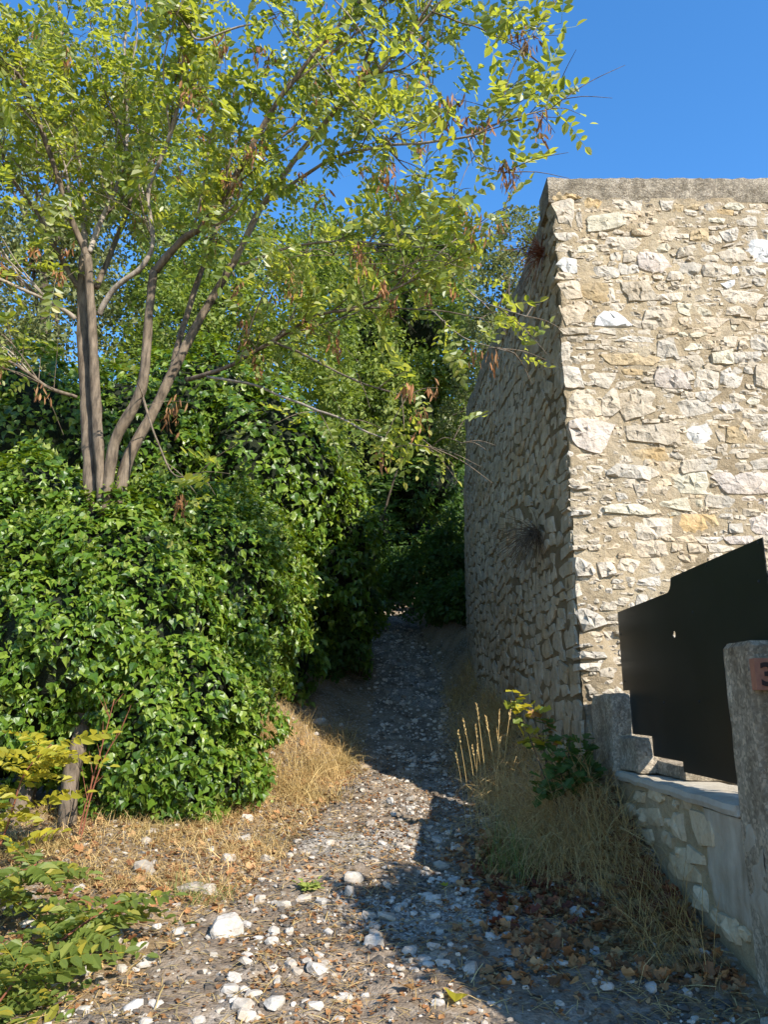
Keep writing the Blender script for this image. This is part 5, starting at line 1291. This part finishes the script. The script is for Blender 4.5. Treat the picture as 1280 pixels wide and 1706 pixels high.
# the block in the middle of the foreground, squared
bp_ = ray_ground(378, 1562)
gg = Geo(); gg.add(*rough_block(-.072, .072, -.055, .055, -.03, .075, .035, .018, 77, .014)); o = link('stone_block', gg.mesh('stone_block', M['pebble']), None, (bp_[0], bp_[1], surf1(bp_[0], bp_[1]) + .0)); o.rotation_euler = (.12, -.14, .35)
tag(o, 'largest squared pale block lying in front on the sunlit ground', 'stone')
big = [(312, 1470, 55, 'tall grey stone leaning in the dry grass near the ivy'), (348, 1475, 40, 'pale stone just right of the tall grey stone'), (240, 1440, 46, 'flat white stone at the foot of the ivy'), (195, 1555, 42, 'white stone by the near left suckers'), (588, 1465, 40, 'grey rounded stone at the edge of the shadow'), (735, 1440, 34, 'grey stone in the shade in the middle of the track'), (408, 1390, 36, 'pinkish brick-like stone lying on the left verge'), (380, 1425, 32, 'white stone below the pinkish one on the left verge'), (236, 1570, 30, 'white stone left of the squared block'), (820, 1560, 26, 'bluish white stone in the shaded litter'), (936, 1605, 26, 'bluish stone on the shaded ground right of centre'), (1013, 1645, 30, 'bluish white stone near the bottom right'), (1085, 1640, 32, 'rough grey stone on bare ground near the low wall'), (1145, 1650, 22, 'small white stone beside the rough grey one'), (1175, 1585, 26, 'grey stone against the grass at the low wall'), (625, 1560, 30, 'pale stone on the shadow edge below the grey rounded one'), (330, 1700, 26, 'white stone at the bottom edge left of centre'), (410, 1610, 28, 'white stone below the squared block'), (255, 1675, 24, 'flat white stone near the bottom left'), (533, 1198, 28, 'single pale stone in the shaded grass left of the track'), (760, 1410, 30, 'white stone at the right edge of the lit track')]
for px_, py_, w, lab in big:
    p = ray_ground(px_, py_ + w * .3); put_stone(p, w / F_PX * np.linalg.norm(p - np.array((0, 0, EYE))) * .82, lab)
cand = area_pts(27000, -2.2, 1.5, 3.05, 9.5, stony)
px, py, zc = to_px(cand); k = (px > -10) & (px < 1290) & (py < 1720); cand = cand[k]
sz_ = np.clip(rng.lognormal(-4.4, .62, len(cand)), .004, .07)
zc = zc[k]; order = np.argsort(-sz_ / zc)
ZONES = [((0, 300, 1560, 1720), 'in the near left corner by the green suckers'), ((300, 480, 1580, 1720), 'on the sunlit ground below the squared block'), ((480, 680, 1600, 1720), 'at the bottom edge in the sunlit strip'), ((680, 900, 1600, 1720), 'where the shadow meets the sunlit strip at the bottom'), ((900, 1290, 1560, 1720), 'on the shaded ground near the foot of the pillar'), ((0, 300, 1380, 1560), 'in the straw at the foot of the ivy trunk'), ((300, 480, 1380, 1580), 'on the left verge around the squared block'), ((480, 570, 1400, 1600), 'beside the small green seedling'), ((570, 680, 1400, 1600), 'along the jagged shadow edge'), ((680, 800, 1400, 1600), 'in the shade in the middle of the track'), ((800, 1290, 1300, 1560), 'among the dead leaves on the bank'), ((600, 800, 1290, 1400), 'in the lit channel before the dark shade'), ((440, 600, 1240, 1400), 'by the golden grass at the ivy corner'), ((0, 1280, 0, 1300), 'on the dark upper track')]
RANK = ['largest', 'second largest', 'third largest', 'fourth largest']
cx_, cy_, _ = to_px(cand); cnt_z = {}
for i in order[:270]:
    p = cand[i]; zi = next((k for k, (b_, _) in enumerate(ZONES) if b_[0] <= cx_[i] < b_[1] and b_[2] <= cy_[i] < b_[3]), 13)
    k = cnt_z.get(zi, 0); cnt_z[zi] = k + 1; ph = ZONES[zi][1]
    put_stone(p, float(sz_[i]) * 1.55, (RANK[k] + ' loose stone ' if k < 4 else 'smaller loose pale stone ') + ph, 'loose stones ' + ph)
rest_i = order[270:26000]
pr = []; vk = rng.integers(0, len(PEB), len(rest_i))
a = rng.uniform(0, 6.28, len(rest_i)); yv = np.stack([np.cos(a), np.sin(a), rng.normal(0, .2, len(a))], 1); zv = np.stack([rng.normal(0, .25, len(a)), rng.normal(0, .25, len(a)), np.ones(len(a))], 1)
Bs = basis_from(yv, zv) * (sz_[rest_i] * .72)[:, None, None]
for j, (v, fs) in enumerate(PEB):
    s = vk == j; pr.append(scatter(v, fs, Bs[s], cand[rest_i][s] + np.array((0, 0, .003))))
o = link('gravel', mesh_np('gravel', *merge(pr), M['pebble_isl'])); tag(o, 'loose pale gravel strewn along the near track', 'gravel', kind='stuff')
far = area_pts(2600, -.6, 1.1, 9.3, 18.5, lambda x, y: .9 if abs(x - track_x(y)) < .55 else .1)
a = rng.uniform(0, 6.28, len(far)); yv = np.stack([np.cos(a), np.sin(a), np.zeros(len(a))], 1)
Bs = basis_from(yv, np.tile((0, 0, 1.), (len(far), 1)) + rng.normal(0, .2, (len(far), 3))) * np.clip(rng.lognormal(-4.15, .5, len(far)), .008, .06)[:, None, None]
o = link('gravel', mesh_np('gravel', *scatter(*PEB[3], Bs, far + np.array((0, 0, .006))), M['pebble_isl'])); tag(o, 'pale rubble on the shaded upper track', 'gravel', kind='stuff')
M['crumb'] = stone_mat('dark_crumbs', (0.10, 0.09, 0.08), (0.05, 0.044, 0.038), (0.14, 0.10, 0.06), 0.4, True, .4, 2)
crb = area_pts(20000, -2.0, 1.4, 3.0, 9.0, lambda x, y: .15 + .85 * sstep(0, .3, fbm(x * 1.4, y * 1.4, 21, 3)))
a = rng.uniform(0, 6.28, len(crb)); yv = np.stack([np.cos(a), np.sin(a), np.zeros(len(a))], 1)
Bs = basis_from(yv, np.tile((0, 0, 1.), (len(crb), 1)) + rng.normal(0, .3, (len(crb), 3))) * np.clip(rng.lognormal(-4.9, .55, len(crb)), .004, .035)[:, None, None]
o = link('grit', mesh_np('grit', *scatter(*PEB[5], Bs, crb + np.array((0, 0, .002))), M['crumb'])); tag(o, 'dark crumbs of old asphalt and earth on the track', 'grit', kind='stuff')
# small green seedling on the track
SD = compound(3, .07, .035, .02, .2, 900); sp_ = ray_ground(515, 1490); e = empty('seedling', (sp_[0], sp_[1], surf1(sp_[0], sp_[1]) + .01)); tag(e, 'small bright green seedling alone on the stony track', 'seedling')
sdm = mesh_np('leaf', np.array(SD[0]), [i for f in SD[1] for i in f], [len(f) for f in SD[1]], M['ivy_young'])
for k in range(11):
    o = link('leaf', sdm, e); o.rotation_euler = (R.uniform(.2, .8), 0, k * .6); o.location = (R.uniform(-.02, .02), R.uniform(-.02, .02), 0)

# ------------------------------------------------------------------ added shrub by the pillar, out of view, placed to shade the near right
clump_tree('added_shade_shrub', 'added unseen evergreen shrub beside the gate pillar, placed to shade the near right', [((2.22, 1.76, 1.9), (.48, .46, 1.15)), ((2.2, 2.35, 1.8), (.42, .5, 1.0)), ((2.22, 1.1, .9), (.42, .45, .6)), ((2.2, 2.9, 1.6), (.36, .4, .8))], 9000, .08, M['oak'], [(2.25, 1.7, float(gh(2.25, 1.7)) - .1, .09), (2.22, 1.7, 1.4, .07), (2.2, 1.7, 2.4, .03)], core=.97, cat='shrub')
